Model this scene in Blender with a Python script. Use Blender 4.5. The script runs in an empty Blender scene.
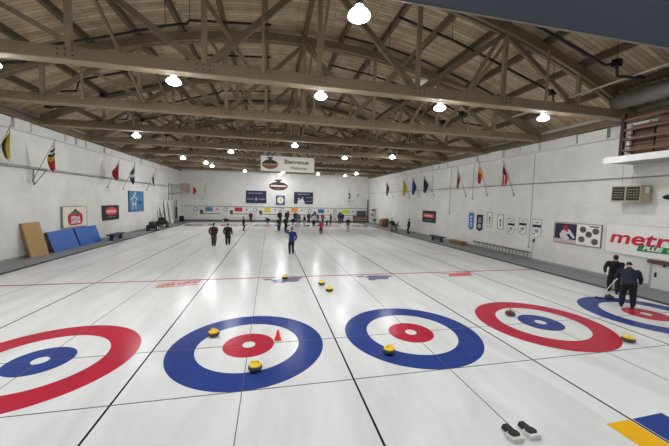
import bpy, math, random
from mathutils import Vector, Matrix
random.seed(7)
S = bpy.context.scene
COL = S.collection
V = Vector
PI = math.pi

# ------------------------------------------------------------------ materials
def lin(c):
    r = []
    for v in c[:3]:
        v = v / 255.0
        r.append(v / 12.92 if v <= 0.04045 else ((v + 0.055) / 1.055) ** 2.4)
    return (r[0], r[1], r[2], 1.0)

MATS = {}
def mat(name, c, rough=0.6, metal=0.0, var=0.10, scale=6.0, bump=0.0, emit=None, spec=0.5, coat=0.0):
    if name in MATS: return MATS[name]
    m = bpy.data.materials.new(name); m.use_nodes = True
    n = m.node_tree.nodes; l = m.node_tree.links
    b = n['Principled BSDF']
    b.inputs['Roughness'].default_value = rough
    b.inputs['Metallic'].default_value = metal
    b.inputs['Specular IOR Level'].default_value = spec
    b.inputs['Coat Weight'].default_value = coat
    tc = n.new('ShaderNodeTexCoord'); nz = n.new('ShaderNodeTexNoise')
    nz.inputs['Scale'].default_value = scale; nz.inputs['Detail'].default_value = 4
    l.new(tc.outputs['Object'], nz.inputs['Vector'])
    mx = n.new('ShaderNodeMix'); mx.data_type = 'RGBA'
    col = lin(c)
    mx.inputs[6].default_value = tuple(v * (1 - var) for v in col[:3]) + (1,)
    mx.inputs[7].default_value = tuple(min(1, v * (1 + var)) for v in col[:3]) + (1,)
    l.new(nz.outputs['Fac'], mx.inputs[0]); l.new(mx.outputs[2], b.inputs['Base Color'])
    if bump:
        bp = n.new('ShaderNodeBump'); bp.inputs['Strength'].default_value = bump
        bp.inputs['Distance'].default_value = 0.01
        l.new(nz.outputs['Fac'], bp.inputs['Height']); l.new(bp.outputs['Normal'], b.inputs['Normal'])
    if emit:
        b.inputs['Emission Color'].default_value = (0.97, 0.98, 1.0, 1); b.inputs['Emission Strength'].default_value = emit
    MATS[name] = m
    return m

def brick_mat(name, axes, c1, c2, mortar, bw, bh, msize, rough=0.7, stains=0.12, bump=0.25, offs=0.5, nscale=0.35):
    """painted masonry or boarding laid out in the object's own axes"""
    m = bpy.data.materials.new(name); m.use_nodes = True
    n = m.node_tree.nodes; l = m.node_tree.links; b = n['Principled BSDF']
    b.inputs['Roughness'].default_value = rough
    tc = n.new('ShaderNodeTexCoord'); sp = n.new('ShaderNodeSeparateXYZ'); cb = n.new('ShaderNodeCombineXYZ')
    l.new(tc.outputs['Object'], sp.inputs[0])
    l.new(sp.outputs[axes[0]], cb.inputs[0]); l.new(sp.outputs[axes[1]], cb.inputs[1])
    br = n.new('ShaderNodeTexBrick'); br.offset = offs
    br.inputs['Color1'].default_value = lin(c1); br.inputs['Color2'].default_value = lin(c2)
    br.inputs['Mortar'].default_value = lin(mortar)
    br.inputs['Scale'].default_value = 1.0; br.inputs['Mortar Size'].default_value = msize
    br.inputs['Mortar Smooth'].default_value = 0.3
    br.inputs['Brick Width'].default_value = bw; br.inputs['Row Height'].default_value = bh
    l.new(cb.outputs[0], br.inputs['Vector'])
    nz = n.new('ShaderNodeTexNoise'); nz.inputs['Scale'].default_value = nscale; nz.inputs['Detail'].default_value = 6
    l.new(tc.outputs['Object'], nz.inputs['Vector'])
    rp = n.new('ShaderNodeMapRange'); rp.inputs[1].default_value = 0.3; rp.inputs[2].default_value = 0.7
    rp.inputs[3].default_value = 1 - stains; rp.inputs[4].default_value = 1.0
    l.new(nz.outputs['Fac'], rp.inputs[0])
    mx = n.new('ShaderNodeMix'); mx.data_type = 'RGBA'; mx.blend_type = 'MULTIPLY'; mx.inputs[0].default_value = 1
    l.new(br.outputs['Color'], mx.inputs[6]); l.new(rp.outputs[0], mx.inputs[7])
    l.new(mx.outputs[2], b.inputs['Base Color'])
    bp = n.new('ShaderNodeBump'); bp.inputs['Strength'].default_value = bump; bp.inputs['Distance'].default_value = 0.02
    bp.invert = True
    l.new(br.outputs['Fac'], bp.inputs['Height']); l.new(bp.outputs['Normal'], b.inputs['Normal'])
    MATS[name] = m
    return m

def ice_mat(name, c, smudge=0.10):
    m = bpy.data.materials.new(name); m.use_nodes = True
    n = m.node_tree.nodes; l = m.node_tree.links; b = n['Principled BSDF']
    tc = n.new('ShaderNodeTexCoord'); mp = n.new('ShaderNodeMapping')
    mp.inputs['Scale'].default_value = (0.9, 0.22, 1.0); mp.inputs['Rotation'].default_value = (0, 0, 0.5)
    l.new(tc.outputs['Object'], mp.inputs[0])
    nz = n.new('ShaderNodeTexNoise'); nz.inputs['Scale'].default_value = 1.1; nz.inputs['Detail'].default_value = 7
    nz.inputs['Roughness'].default_value = 0.6; nz.inputs['Distortion'].default_value = 0.6
    l.new(mp.outputs[0], nz.inputs['Vector'])
    r = n.new('ShaderNodeMapRange'); r.inputs[1].default_value = 0.35; r.inputs[2].default_value = 0.65
    r.inputs[3].default_value = 1 - smudge; r.inputs[4].default_value = 1.0
    l.new(nz.outputs['Fac'], r.inputs[0])
    mx = n.new('ShaderNodeMix'); mx.data_type = 'RGBA'; mx.blend_type = 'MULTIPLY'; mx.inputs[0].default_value = 1
    mx.inputs[6].default_value = lin(c); l.new(r.outputs[0], mx.inputs[7])
    l.new(mx.outputs[2], b.inputs['Base Color'])
    r2 = n.new('ShaderNodeMapRange'); r2.inputs[1].default_value = 0.3; r2.inputs[2].default_value = 0.7
    r2.inputs[3].default_value = 0.23; r2.inputs[4].default_value = 0.19
    l.new(nz.outputs['Fac'], r2.inputs[0]); l.new(r2.outputs[0], b.inputs['Roughness'])
    b.inputs['IOR'].default_value = 1.31; b.inputs['Specular IOR Level'].default_value = 0.11
    pb = n.new('ShaderNodeTexNoise'); pb.inputs['Scale'].default_value = 90; pb.inputs['Detail'].default_value = 2
    l.new(tc.outputs['Object'], pb.inputs['Vector'])
    bp = n.new('ShaderNodeBump'); bp.inputs['Strength'].default_value = 0.12; bp.inputs['Distance'].default_value = 0.004
    l.new(pb.outputs['Fac'], bp.inputs['Height']); l.new(bp.outputs['Normal'], b.inputs['Normal'])
    MATS[name] = m
    return m

# ------------------------------------------------------------------ mesh builder
class MB:
    def __init__(s): s.v = []; s.f = []; s.m = []
    def add(s, vs, fs, mi=0):
        o = len(s.v); s.v += [tuple(p) for p in vs]
        s.f += [tuple(i + o for i in q) for q in fs]; s.m += [mi] * len(fs); return s
    def box(s, a, b, mi=0, M=None):
        x0, y0, z0 = a; x1, y1, z1 = b
        vs = [V((x, y, z)) for z in (z0, z1) for y in (y0, y1) for x in (x0, x1)]
        if M: vs = [M @ p for p in vs]
        return s.add(vs, [(0, 2, 3, 1), (4, 5, 7, 6), (0, 1, 5, 4), (2, 6, 7, 3), (0, 4, 6, 2), (1, 3, 7, 5)], mi)
    def bar(s, p, q, w, h, hint=(0, 1, 0), mi=0):
        """rectangular bar p->q; w is its width along hint"""
        p = V(p); q = V(q); t = (q - p).normalized(); a = V(hint); a = (a - t * a.dot(t)).normalized(); b = t.cross(a)
        vs = [c + a * (w / 2 * i) + b * (h / 2 * j) for c in (p, q) for j in (-1, 1) for i in (-1, 1)]
        return s.add(vs, [(0, 2, 3, 1), (4, 5, 7, 6), (0, 1, 5, 4), (2, 6, 7, 3), (0, 4, 6, 2), (1, 3, 7, 5)], mi)
    def tube(s, pts, r, n=8, lat=None, mi=0):
        pts = [V(p) for p in pts]; k = len(pts)
        if not isinstance(r, (list, tuple)): r = [r] * k
        vs = []; fs = []; prev = None
        for i, p in enumerate(pts):
            t = (pts[min(i + 1, k - 1)] - pts[max(i - 1, 0)]).normalized()
            a = V(lat) if lat else (prev if prev else (V((0, 0, 1)) if abs(t.z) < .9 else V((1, 0, 0))))
            a = (a - t * a.dot(t)).normalized(); prev = a; b = t.cross(a)
            ra, rb = r[i] if isinstance(r[i], (tuple, list)) else (r[i], r[i])
            for j in range(n):
                w = 2 * PI * j / n; vs.append(p + a * (ra * math.cos(w)) + b * (rb * math.sin(w)))
        for i in range(k - 1):
            for j in range(n):
                j2 = (j + 1) % n; fs.append((i * n + j, i * n + j2, (i + 1) * n + j2, (i + 1) * n + j))
        fs.append(tuple(range(n - 1, -1, -1))); fs.append(tuple(range((k - 1) * n, k * n)))
        return s.add(vs, fs, mi)
    def ell(s, c, r, n=14, k=9, M=None, mi=0, fn=None):
        c = V(c); vs = []; fs = []
        for i in range(k + 1):
            th = PI * i / k
            for j in range(n):
                w = 2 * PI * j / n
                p = V((r[0] * math.sin(th) * math.cos(w), r[1] * math.sin(th) * math.sin(w), r[2] * math.cos(th)))
                if fn: p = fn(p)
                vs.append(c + (M @ p if M else p))
        for i in range(k):
            for j in range(n):
                j2 = (j + 1) % n; fs.append((i * n + j, (i + 1) * n + j, (i + 1) * n + j2, i * n + j2))
        return s.add(vs, fs, mi)
    def lathe(s, prof, c=(0, 0, 0), n=24, mi=0, M=None):
        vs = []; fs = []; k = len(prof)
        for r, z in prof:
            for j in range(n):
                w = 2 * PI * j / n; p = V((r * math.cos(w), r * math.sin(w), z))
                vs.append(V(c) + (M @ p if M else p))
        for i in range(k - 1):
            for j in range(n):
                j2 = (j + 1) % n; fs.append((i * n + j, i * n + j2, (i + 1) * n + j2, (i + 1) * n + j))
        if prof[0][0] > 1e-6: fs.append(tuple(range(n - 1, -1, -1)))
        if prof[-1][0] > 1e-6: fs.append(tuple(range((k - 1) * n, k * n)))
        return s.add(vs, fs, mi)
    def prism(s, poly, d0, d1, plane='xz', mi=0, M=None):
        """polygon extruded; plane 'xz' extrudes along y, 'xy' along z, 'yz' along x"""
        k = len(poly)
        f = {'xz': lambda a, b, d: V((a, d, b)), 'xy': lambda a, b, d: V((a, b, d)), 'yz': lambda a, b, d: V((d, a, b))}[plane]
        vs = [f(a, b, d) for d in (d0, d1) for a, b in poly]
        if M: vs = [M @ p for p in vs]
        fs = [tuple(range(k - 1, -1, -1)), tuple(range(k, 2 * k))]
        fs += [(i, (i + 1) % k, k + (i + 1) % k, k + i) for i in range(k)]
        return s.add(vs, fs, mi)
    def build(s, name, mats, parent=None, smooth=False, bevel=0):
        me = bpy.data.meshes.new(name); me.from_pydata(s.v, [], s.f)
        for m in (mats if isinstance(mats, (list, tuple)) else [mats]): me.materials.append(m)
        me.polygons.foreach_set('material_index', s.m)
        if smooth: me.polygons.foreach_set('use_smooth', [True] * len(s.f))
        import bmesh
        bm = bmesh.new(); bm.from_mesh(me); bmesh.ops.recalc_face_normals(bm, faces=bm.faces); bm.to_mesh(me); bm.free()
        o = bpy.data.objects.new(name, me); COL.objects.link(o)
        if parent: o.parent = parent
        if bevel:
            bv = o.modifiers.new('edge', 'BEVEL'); bv.width = bevel; bv.segments = 2; bv.limit_method = 'ANGLE'
        return o
    def fuse(s, voxel, sm=3):
        """one continuous skin out of the overlapping volumes"""
        me = bpy.data.meshes.new('tmp'); me.from_pydata(s.v, [], s.f)
        import bmesh
        bm = bmesh.new(); bm.from_mesh(me); bmesh.ops.recalc_face_normals(bm, faces=bm.faces); bm.to_mesh(me); bm.free()
        o = bpy.data.objects.new('tmp', me); COL.objects.link(o)
        r = o.modifiers.new('r', 'REMESH'); r.mode = 'VOXEL'; r.voxel_size = voxel; r.use_smooth_shade = True
        if sm:
            w = o.modifiers.new('s', 'SMOOTH'); w.iterations = sm; w.factor = 0.5
        dg = bpy.context.evaluated_depsgraph_get()
        out = bpy.data.meshes.new_from_object(o.evaluated_get(dg))
        bpy.data.objects.remove(o); bpy.data.meshes.remove(me)
        return out

def link_mesh(name, me, m, parent):
    me.name = name; me.materials.clear(); me.materials.append(m)
    o = bpy.data.objects.new(name, me); COL.objects.link(o); o.parent = parent
    return o

def tag(o, label=None, cat=None, group=None, kind=None):
    if label: o['label'] = label
    if cat: o['category'] = cat
    if group: o['group'] = group
    if kind: o['kind'] = kind
    return o

def thing(name, label, cat, loc=(0, 0, 0), rz=0, group=None):
    o = bpy.data.objects.new(name, None); COL.objects.link(o); o.empty_display_size = 0.2
    o.location = loc; o.rotation_euler = (0, 0, rz)
    return tag(o, label, cat, group)

def copy_tree(o, parent=None):
    c = o.copy(); COL.objects.link(c)
    if parent: c.parent = parent
    for ch in list(o.children): copy_tree(ch, c)
    return c

def text(name, s, size, m, parent, loc, rot=(PI / 2, 0, 0), ext=0.004, bold=0.0, shear=0.0, align='CENTER', sx=1.0, space=1.0):
    cu = bpy.data.curves.new('t', 'FONT'); cu.body = s; cu.size = size; cu.extrude = ext; cu.offset = bold; cu.shear = shear
    cu.align_x = align; cu.align_y = 'CENTER'; cu.space_character = space
    o = bpy.data.objects.new('t', cu); COL.objects.link(o)
    dg = bpy.context.evaluated_depsgraph_get()
    me = bpy.data.meshes.new_from_object(o.evaluated_get(dg))
    bpy.data.objects.remove(o); bpy.data.curves.remove(cu)
    me.transform(Matrix.Translation(loc) @ Matrix.Rotation(rot[2], 4, 'Z') @ Matrix.Rotation(rot[0], 4, 'X') @ Matrix.Diagonal((sx, 1, 1, 1)))
    return link_mesh(name, me, m, parent)

def disc(cx, cz, rx, rz, n=28, a0=0, a1=2 * PI):
    return [(cx + rx * math.cos(a0 + (a1 - a0) * i / n), cz + rz * math.sin(a0 + (a1 - a0) * i / n)) for i in range(n)]

# colours
M_dark = mat('dark_cloth', (24, 25, 30), 0.85)
M_black = mat('black_rubber', (14, 14, 15), 0.6)
M_white = mat('white_paint', (226, 226, 222), 0.5, var=0.03)
M_cream = mat('cream_panel', (225, 220, 200), 0.5, var=0.03)
M_metal = mat('grey_metal', (140, 142, 145), 0.4, 0.7)
M_navy = mat('navy_board', (24, 26, 62), 0.5)
M_red = mat('red_paint', (176, 26, 40), 0.5)
M_green = mat('green_paint', (22, 120, 52), 0.5)
M_skin = mat('skin', (198, 150, 124), 0.55, var=0.05)

# ================================================================== PEOPLE
def ik(a, t, l1, l2, pole):
    a = V(a); t = V(t); d = t - a; L = min(d.length, (l1 + l2) * 0.999); u = d.normalized(); t = a + u * L
    x = (l1 * l1 - l2 * l2 + L * L) / (2 * L); h = math.sqrt(max(l1 * l1 - x * x, 0))
    p = V(pole); p = (p - u * p.dot(u)).normalized()
    return a + u * x + p * h, t

CLOTH = {}
def cloth(c): return mat('cloth_%d_%d_%d' % c, c, 0.85, var=0.15, scale=9, bump=0.2)

def person(label, pos, face, h=1.72, jacket=(24, 25, 30), trousers=(22, 22, 26), hair=(40, 30, 24), lean=0, side=0,
           hl=None, hr=None, hl_w=None, hr_w=None, feet=None, drop=0.0, nod=0, turn=0, cap=None, vox=0.014, group=None,
           shoes=(20, 20, 22), fold=0.55, elb=.35, name='person', wide=1.1, skirt=0.0):
    s = h / 1.77
    root = thing(name, label, 'person', pos, math.atan2(-face[0], face[1]), group)
    inv = Matrix.Translation(pos) @ Matrix.Rotation(math.atan2(-face[0], face[1]), 4, 'Z')
    inv.invert()
    X = V((1, 0, 0)); le = math.radians(lean); sd = math.radians(side)
    u = V((math.sin(sd), math.sin(le), math.cos(le) * math.cos(sd))).normalized()
    fw = X.cross(u) * -1
    fw = u.cross(X)                       # forward of the torso
    back = math.sin(le) * 0.22
    hip = V((0, -back, 0.93 - drop))
    neck = hip + u * 0.53
    nd = math.radians(lean * 0.6 + nod); hu = V((math.sin(sd) * .5, math.sin(nd), math.cos(nd)))
    hc = neck + u * 0.02 + hu * 0.16
    ft = feet or ((-0.11, 0.0), (0.11, 0.0))
    bj, bt, bb = MB(), MB(), MB()
    # torso
    def tor(mb, g, ts):
        mb.tube([hip + u * t for t, _, _ in ts], [(a * wide + g, b * wide + g) for _, a, b in ts], 16, lat=X)
    tor(bj, 0.02, [(-0.12 - skirt, .16, .115), (0.0, .165, .12), (.14, .15, .11), (.3, .168, .118), (.42, .172, .105), (.49, .125, .09), (.54, .075, .072), (.585, .05, .05)])
    tor(bb, 0, [(-.05, .15, .11), (.14, .14, .1), (.3, .16, .11), (.42, .165, .1), (.49, .11, .07), (.55, .052, .055), (.62, .048, .052)])
    hands = []
    for sg, tl, tw in ((-1, hl, hl_w), (1, hr, hr_w)):
        sh = neck - u * 0.075 + X * (0.19 * sg * wide)
        if tw: tgt = inv @ V(tw); tgt = tgt / s
        elif tl: tgt = V(tl)
        else: tgt = sh + V((0.05 * sg, 0.06, -0.535))
        el, wr = ik(sh, tgt, 0.29, 0.26, V((elb * sg, -0.8 if elb < 1 else -.1, -0.35)))
        bj.ell(sh - X * (0.02 * sg), (.085, .08, .08)); bb.ell(sh - X * (.02 * sg), (.06, .06, .06))
        bj.tube([sh, (sh + el) / 2, el, (el + wr) / 2, wr], [.084, .076, .068, .060, .052], 10); bj.ell(el, (.068,) * 3)
        bb.tube([sh, el, wr], [.05, .042, .03], 8)
        # hand: palm, four curled fingers of unequal length, thumb off the side
        d = (wr - el).normalized(); a = V((0, 1, 0)) - d * d.y
        if a.length < .2: a = V((0, 0, 1)) - d * d.z
        a.normalize(); nrm = d.cross(a) * sg        # palm side
        pc = wr + d * 0.05
        Mh = Matrix((a, nrm, d)).transposed()
        bb.ell(pc, (.043, .018, .055), 12, 8, Mh)
        for q, (off, ln) in enumerate(((.033, .072), (.011, .082), (-.011, .076), (-.032, .06))):
            b0 = wr + d * .085 + a * off
            b1 = b0 + (d + nrm * .35).normalized() * ln * .5; b2 = b1 + (d * .5 + nrm * .9).normalized() * ln * .35; b3 = b2 + (nrm - d * .2).normalized() * ln * .25
            bb.tube([b0, b1, b2, b3], [.0095, .009, .0085, .0075], 7)
        t0 = wr + d * .03 + a * .035; bb.tube([t0, t0 + (d + a * .9 + nrm * .5).normalized() * .035, t0 + (d * 1.2 + a * .6 + nrm).normalized() * .065], [.013, .011, .009], 7)
        hands.append(wr)
    # legs
    bt.ell(hip + V((0, 0, -.02)), (.172 * wide, .128 * wide, .13))
    bt.tube([hip + u * -.02, hip + u * .08], [(.165 * wide, .12 * wide), (.15 * wide, .11 * wide)], 14, lat=X)
    for sg, f in ((-1, ft[0]), (1, ft[1])):
        hj = hip + V((.09 * sg, 0, -.05)); fz = f[2] if len(f) > 2 else 0
        an = V((f[0], f[1] - .03, .085 + fz))
        kn, an2 = ik(hj, an, .42, .41, V((.12 * sg, 1, 0)))
        bt.tube([hj, (hj + kn) / 2, kn, (kn + an2) / 2, an2], [.102 * wide, .098 * wide, .080 * wide, .075 * wide, .070], 12); bt.ell(kn, (.08 * wide,) * 3)
        bb.tube([hj, kn, an2], [.07, .05, .035], 8); bb.ell(V((f[0], f[1] + .04, .04 + fz)), (.035, .1, .028))
        so = MB(); so.ell(V((f[0], f[1] + .05, .045 + fz)), (.05, .145, .075), 14, 8, fn=lambda p: V((p.x, p.y, max(p.z * (1 if p.y < 0.02 else .7), -.045))))
        for i, p in enumerate(so.v): so.v[i] = tuple(V(p) * s)
        so.build('shoe', cloth(shoes), root, True)
    # head
    Mx = Matrix.Rotation(math.radians(turn), 3, hu) @ Matrix((X, hu.cross(X), hu)).transposed()
    H = lambda x, y, z: hc + Mx @ V((x, y, z))
    bb.tube([neck - u * .06, hc - hu * .06], [.055, .052], 12)
    bb.ell(H(0, -.008, .02), (.076, .096, .105), 18, 12, Mx)
    bb.ell(H(0, .025, -.055), (.056, .062, .062), 14, 9, Mx)
    bb.tube([H(0, .085, .012), H(0, .108, -.025), H(0, .088, -.035)], [.009, .015, .012], 8)
    for e in (-1, 1): bb.ell(H(.077 * e, -.008, -.005), (.012, .02, .031), 8, 6, Mx)
    bb.ell(H(0, .083, -.064), (.024, .012, .009), 10, 6, Mx)
    for mb in (bj, bt, bb):
        mb.v = [tuple(V(p) * s) for p in mb.v]
    link_mesh('body', bb.fuse(min(vox, .010), 1), M_skin, root)
    link_mesh('jacket', bj.fuse(vox, 4), cloth(jacket), root)
    link_mesh('trousers', bt.fuse(vox, 4), cloth(trousers), root)
    def cut(p):
        lim = -.01 + .42 * p.y if p.y > 0 else -.01 + .75 * p.y
        return p if p.z > lim else V((p.x * .9, p.y * .9, lim))
    hb = MB(); hb.ell(H(0, -.012, .024), (.087, .107, .113), 20, 14, Mx, fn=cut)
    hb.v = [tuple(V(p) * s) for p in hb.v]; hb.build('hair', cloth(hair), root, True)
    if cap:
        cb = MB(); cb.ell(H(0, -.010, .03), (.092, .112, .116), 20, 14, Mx, fn=lambda p: p if p.z > .02 else V((p.x * .97, p.y * .97, .02)))
        cb.ell(H(0, .12, .052), (.07, .07, .010), 14, 6, Mx); cb.v = [tuple(V(p) * s) for p in cb.v]; cb.build('cap', cloth(cap), root, True)
    eb = MB()
    for e in (-1, 1): eb.ell(H(.031 * e, .080, .012), (.012, .007, .007), 8, 6, Mx)
    eb.v = [tuple(V(p) * s) for p in eb.v]; eb.build('eyes', cloth((30, 24, 22)), root, True)
    return root

# two sweepers in the right-hand house
person('person in black jacket and dark cap bending forward with a broom beside the wall edge', (14.69, 2.17, 0), (-1, -.62), 1.74, (16, 18, 26), (18, 18, 24), (26, 20, 18),
       lean=24, nod=14, hl_w=(14.30, 1.74, .86), hr=(.30, .16, .86), feet=((-.12, .19), (.14, -.18)), drop=.06, cap=(20, 18, 24), vox=.011, wide=1.15)
person('person seen from behind in navy jacket stooping over the house beside the grey stone', (13.13, .66, 0), (.78, .62), 1.78, (22, 27, 48), (18, 20, 32), (24, 18, 16),
       lean=36, nod=28, hl=(-.24, .46, .96), hr=(.34, .38, .84), feet=((-.14, .0), (.15, -.03)), drop=.01, vox=.011, wide=1.2)
# players on the middle of the sheet
person('person in maroon jacket and grey trousers walking away with hand on hip', (-3.64, 16.2, 0), (.1, 1), 1.74, (62, 22, 30), (58, 62, 68), (24, 20, 20), lean=3, hr=(.22, -.02, .98), hl=(-.27, .03, .9), feet=((-.1, .05), (.1, -.1)), wide=1.22)
person('person in black jacket and trousers walking away holding a broom', (-2.69, 16.65, 0), (-.05, 1), 1.68, (16, 16, 20), (22, 22, 26), (22, 20, 20), lean=3, hr=(.30, .1, .88), hl=(-.28, .04, .90), feet=((-.1, -.08), (.09, .08)), wide=1.25)
person('person in royal blue jacket and reddish cap standing with a hand raised to the face', (1.9, 12.36, 0), (-.2, 1), 1.8, (28, 44, 108), (22, 22, 30), (120, 52, 36), hl=(-.14, .13, 1.54), elb=1.2, hr=(.26, .08, .88), feet=((-.12, .0), (.11, .06)), cap=(150, 52, 38), wide=1.08)
person('small person in bright red jacket standing on the far half of the ice', (5.83, 23.85, 0), (-.3, -1), 1.5, (168, 24, 40), (30, 28, 34), (50, 30, 26), hr=(.42, .15, 1.0), hl=(-.34, .05, .95))
person('person in black top and pale grey trousers facing the camera near the right-hand sheets', (9.61, 26.87, 0), (-.2, -1), 1.69, (24, 22, 28), (150, 150, 152), (90, 50, 34), hr=(.1, .25, 1.1), hl=(-.1, .25, 1.1))
person('person in black jacket and grey trousers crouching on the right walkway edge', (15.0, 26.23, 0), (-.8, -.6), 1.8, (18, 18, 22), (112, 112, 116), (24, 20, 20), lean=22, hl=(-.32, .2, .8), hr=(.34, .1, .8), drop=.10, wide=1.25)
person('person in grey coat bending down behind the crouching person on the right walkway', (15.75, 26.9, 0), (.9, -.5), 1.6, (92, 92, 98), (60, 60, 66), (60, 50, 44), lean=48, hl=(-.2, .5, .7), hr=(.2, .5, .7), drop=.2)
person('person all in black standing alone on the right walkway by the wall', (16.1, 24.07, 0), (-.8, .5), 1.78, (20, 20, 24), (22, 22, 26), (24, 20, 20), hl=(-.25, .2, 1.0), hr=(.3, .1, .95), feet=((-.08, -.05), (.08, .08)))
# group at the far end
FAR = 'players at the far end'
far = [
 ('person in black standing side-on alone on the ice left of the far group', (-2.45, 27.5), (1, .2), 1.62, (22, 20, 24), (20, 20, 24), (22, 20, 20), {}),
 ('person in dark red jacket standing against the far wall under the yellow square', (-2.5, 41.2), (0, -1), 1.6, (78, 30, 36), (40, 36, 40), (30, 24, 22), {}),
 ('person in black doubled over near the far wall left of the clock', (.18, 38.13), (-1, .1), 1.6, (20, 20, 24), (24, 22, 26), (24, 20, 20), dict(lean=70, drop=.32, hl=(-.2, .6, .4), hr=(.2, .6, .4))),
 ('person in black with broom leading the far group on its left', (1.49, 27.01), (-.5, -.8), 1.6, (18, 18, 20), (20, 20, 24), (22, 20, 20), dict(lean=8, hr=(.1, .4, .95), hl=(-.2, .35, .95))),
 ('person in charcoal jacket and black trousers standing beside the leftmost broom player', (2.29, 28.4), (.6, -.8), 1.62, (36, 38, 48), (16, 16, 20), (90, 70, 60), {}),
 ('tall person in black and maroon standing at the far wall right of the clock', (3.05, 39.4), (0, -1), 1.95, (48, 24, 30), (18, 18, 22), (70, 60, 56), {}),
 ('tall person in black standing at the far wall right below the clock', (1.95, 39.2), (.3, -1), 1.95, (20, 20, 22), (20, 20, 22), (24, 22, 20), {}),
 ('person in dark blue standing in front of the orange square', (4.4, 39.5), (0, -1), 1.85, (34, 36, 66), (52, 56, 70), (30, 24, 22), {}),
 ('small person in black crouching left of the grey trousered player', (3.7, 36.56), (1, -.2), 1.5, (24, 24, 32), (26, 26, 34), (26, 20, 20), dict(lean=50, drop=.3, hl=(-.2, .5, .5), hr=(.2, .5, .5))),
 ('person in grey coat and grey trousers beside the orange square', (4.7, 37.55), (-.3, -1), 1.66, (86, 88, 94), (96, 98, 104), (60, 50, 46), {}),
 ('person in charcoal jacket and pale trousers standing apart between two groups', (5.12, 33.29), (-1, -.3), 1.62, (40, 40, 48), (150, 152, 156), (30, 24, 22), dict(lean=8)),
 ('person in dark green jacket standing at the far wall left of the white shirted player', (6.5, 39.7), (0, -1), 1.74, (38, 52, 46), (44, 44, 50), (28, 24, 22), {}),
 ('person in white shirt and black trousers bending in the middle of the far group', (6.5, 33.9), (.4, -.9), 1.8, (196, 196, 198), (18, 18, 20), (26, 22, 20), dict(lean=18, hl=(-.3, .3, .9), hr=(.3, .3, .9))),
 ('person in black jacket standing behind the bending white shirted player', (6.85, 36.6), (.1, -1), 1.95, (22, 22, 26), (24, 24, 28), (24, 20, 20), {}),
 ('person in slate grey jacket standing left of the blue square', (7.75, 38.78), (0, -1), 1.65, (74, 80, 94), (60, 64, 76), (40, 30, 26), {}),
 ('person in brick red sweater standing at the far wall below the blue square', (8.95, 40.8), (0, -1), 1.5, (130, 56, 48), (60, 52, 56), (60, 34, 26), {}),
 ('person in navy jacket standing side-on right of the blue square', (9.55, 36.98), (-1, 0), 1.72, (34, 34, 62), (40, 40, 56), (26, 20, 22), dict(lean=8)),
 ('person in white jacket stooping in front of the navy jacketed player', (8.85, 36.4), (-.9, -.4), 1.5, (205, 205, 206), (24, 24, 30), (30, 26, 24), dict(lean=55, drop=.12, hl=(-.2, .5, .6), hr=(.2, .5, .6))),
 ('tall person in a long white shirt with dark hair', (10.84, 40.1), (0, -1), 2.02, (190, 187, 180), (160, 158, 152), (40, 26, 20), dict(skirt=.12)),
 ('tall person in dark purple jacket right of the white shirted tall player', (11.2, 38.06), (-.2, -1), 1.92, (48, 40, 58), (70, 62, 80), (36, 26, 24), {}),
 ('person in blue jacket standing left of the lime green square', (12.15, 40.22), (-.4, -1), 1.72, (40, 48, 92), (64, 68, 96), (30, 26, 26), {}),
 ('person in rust brown jacket standing at the far wall right of the lime green square', (14.5, 41.2), (0, -1), 1.4, (120, 70, 42), (70, 52, 44), (60, 36, 26), {}),
]
for lb, (x, y), fc, h, j, t, hr, kw in far:
    person(lb, (x, y, 0), fc, h, j, t, hr, vox=.022, group=FAR, **dict(dict(wide=1.25), **kw))

# ================================================================== ROOM SHELL
XL, XR, YF, YN = -12.95, 17.3, 42.0, -8.6
XC, SP = 2.175, 4.333
def arc(x, o=0.0): return 11.55 - 0.0172 * (x - XC) ** 2 + o     # underside of the top chords
ROOF = 0.62
wl = brick_mat('block_side', ('Y', 'Z'), (226, 225, 220), (223, 222, 217), (217, 216, 212), 0.42, 0.21, 0.010, stains=0.14, nscale=0.9)
wb = brick_mat('block_end', ('X', 'Z'), (222, 221, 217), (219, 218, 214), (212, 211, 207), 0.42, 0.21, 0.010, stains=0.10, nscale=0.9)
def struct(o, **k): o['kind'] = 'structure'; return o
ZT = arc(XL, ROOF)
struct(MB().box((XL - .3, YN, -.1), (XL, YF, ZT)).build('wall_left', wl))
struct(MB().box((XR, YN, -.1), (XR + .3, YF, ZT)).build('wall_right', wl))
xs = [XL - .3 + (XR - XL + .6) * i / 36 for i in range(37)]
for nm, y0, y1 in (('wall_back', YF, YF + .3), ('wall_front', YN - .3, YN)):
    poly = [(XL - .3, -.1), (XR + .3, -.1)] + [(x, arc(x, ROOF + .03)) for x in reversed(xs)]
    struct(MB().prism(poly, y0, y1).build(nm, wb))
boards = brick_mat('roof_boards', ('X', 'Y'), (216, 194, 162), (172, 150, 120), (112, 95, 76), 3.4, 0.19, 0.012, rough=.8, stains=.38, bump=.5, nscale=1.3)
rf = MB()
poly = [(x, arc(x, ROOF)) for x in xs] + [(x, arc(x, ROOF + .2)) for x in reversed(xs)]
rf.prism(poly, YN - .3, YF + .3)
ceil = struct(rf.build('ceiling', boards))
timber = mat('old_timber', (124, 108, 87), .75, var=.22, scale=2.2, bump=.3)
timberd = mat('dark_timber', (98, 84, 66), .75, var=.2, scale=2.2, bump=.3)
timber2 = mat('pale_timber', (150, 133, 108), .75, var=.2, scale=2.6, bump=.3)
for k in range(-7, 8):
    x = XC + 1.925 * k
    MB().box((x - .09, -1.3, arc(x, .36)), (x + .09, YF, arc(x, ROOF + .01))).build('purlin', timberd, ceil)

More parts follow.
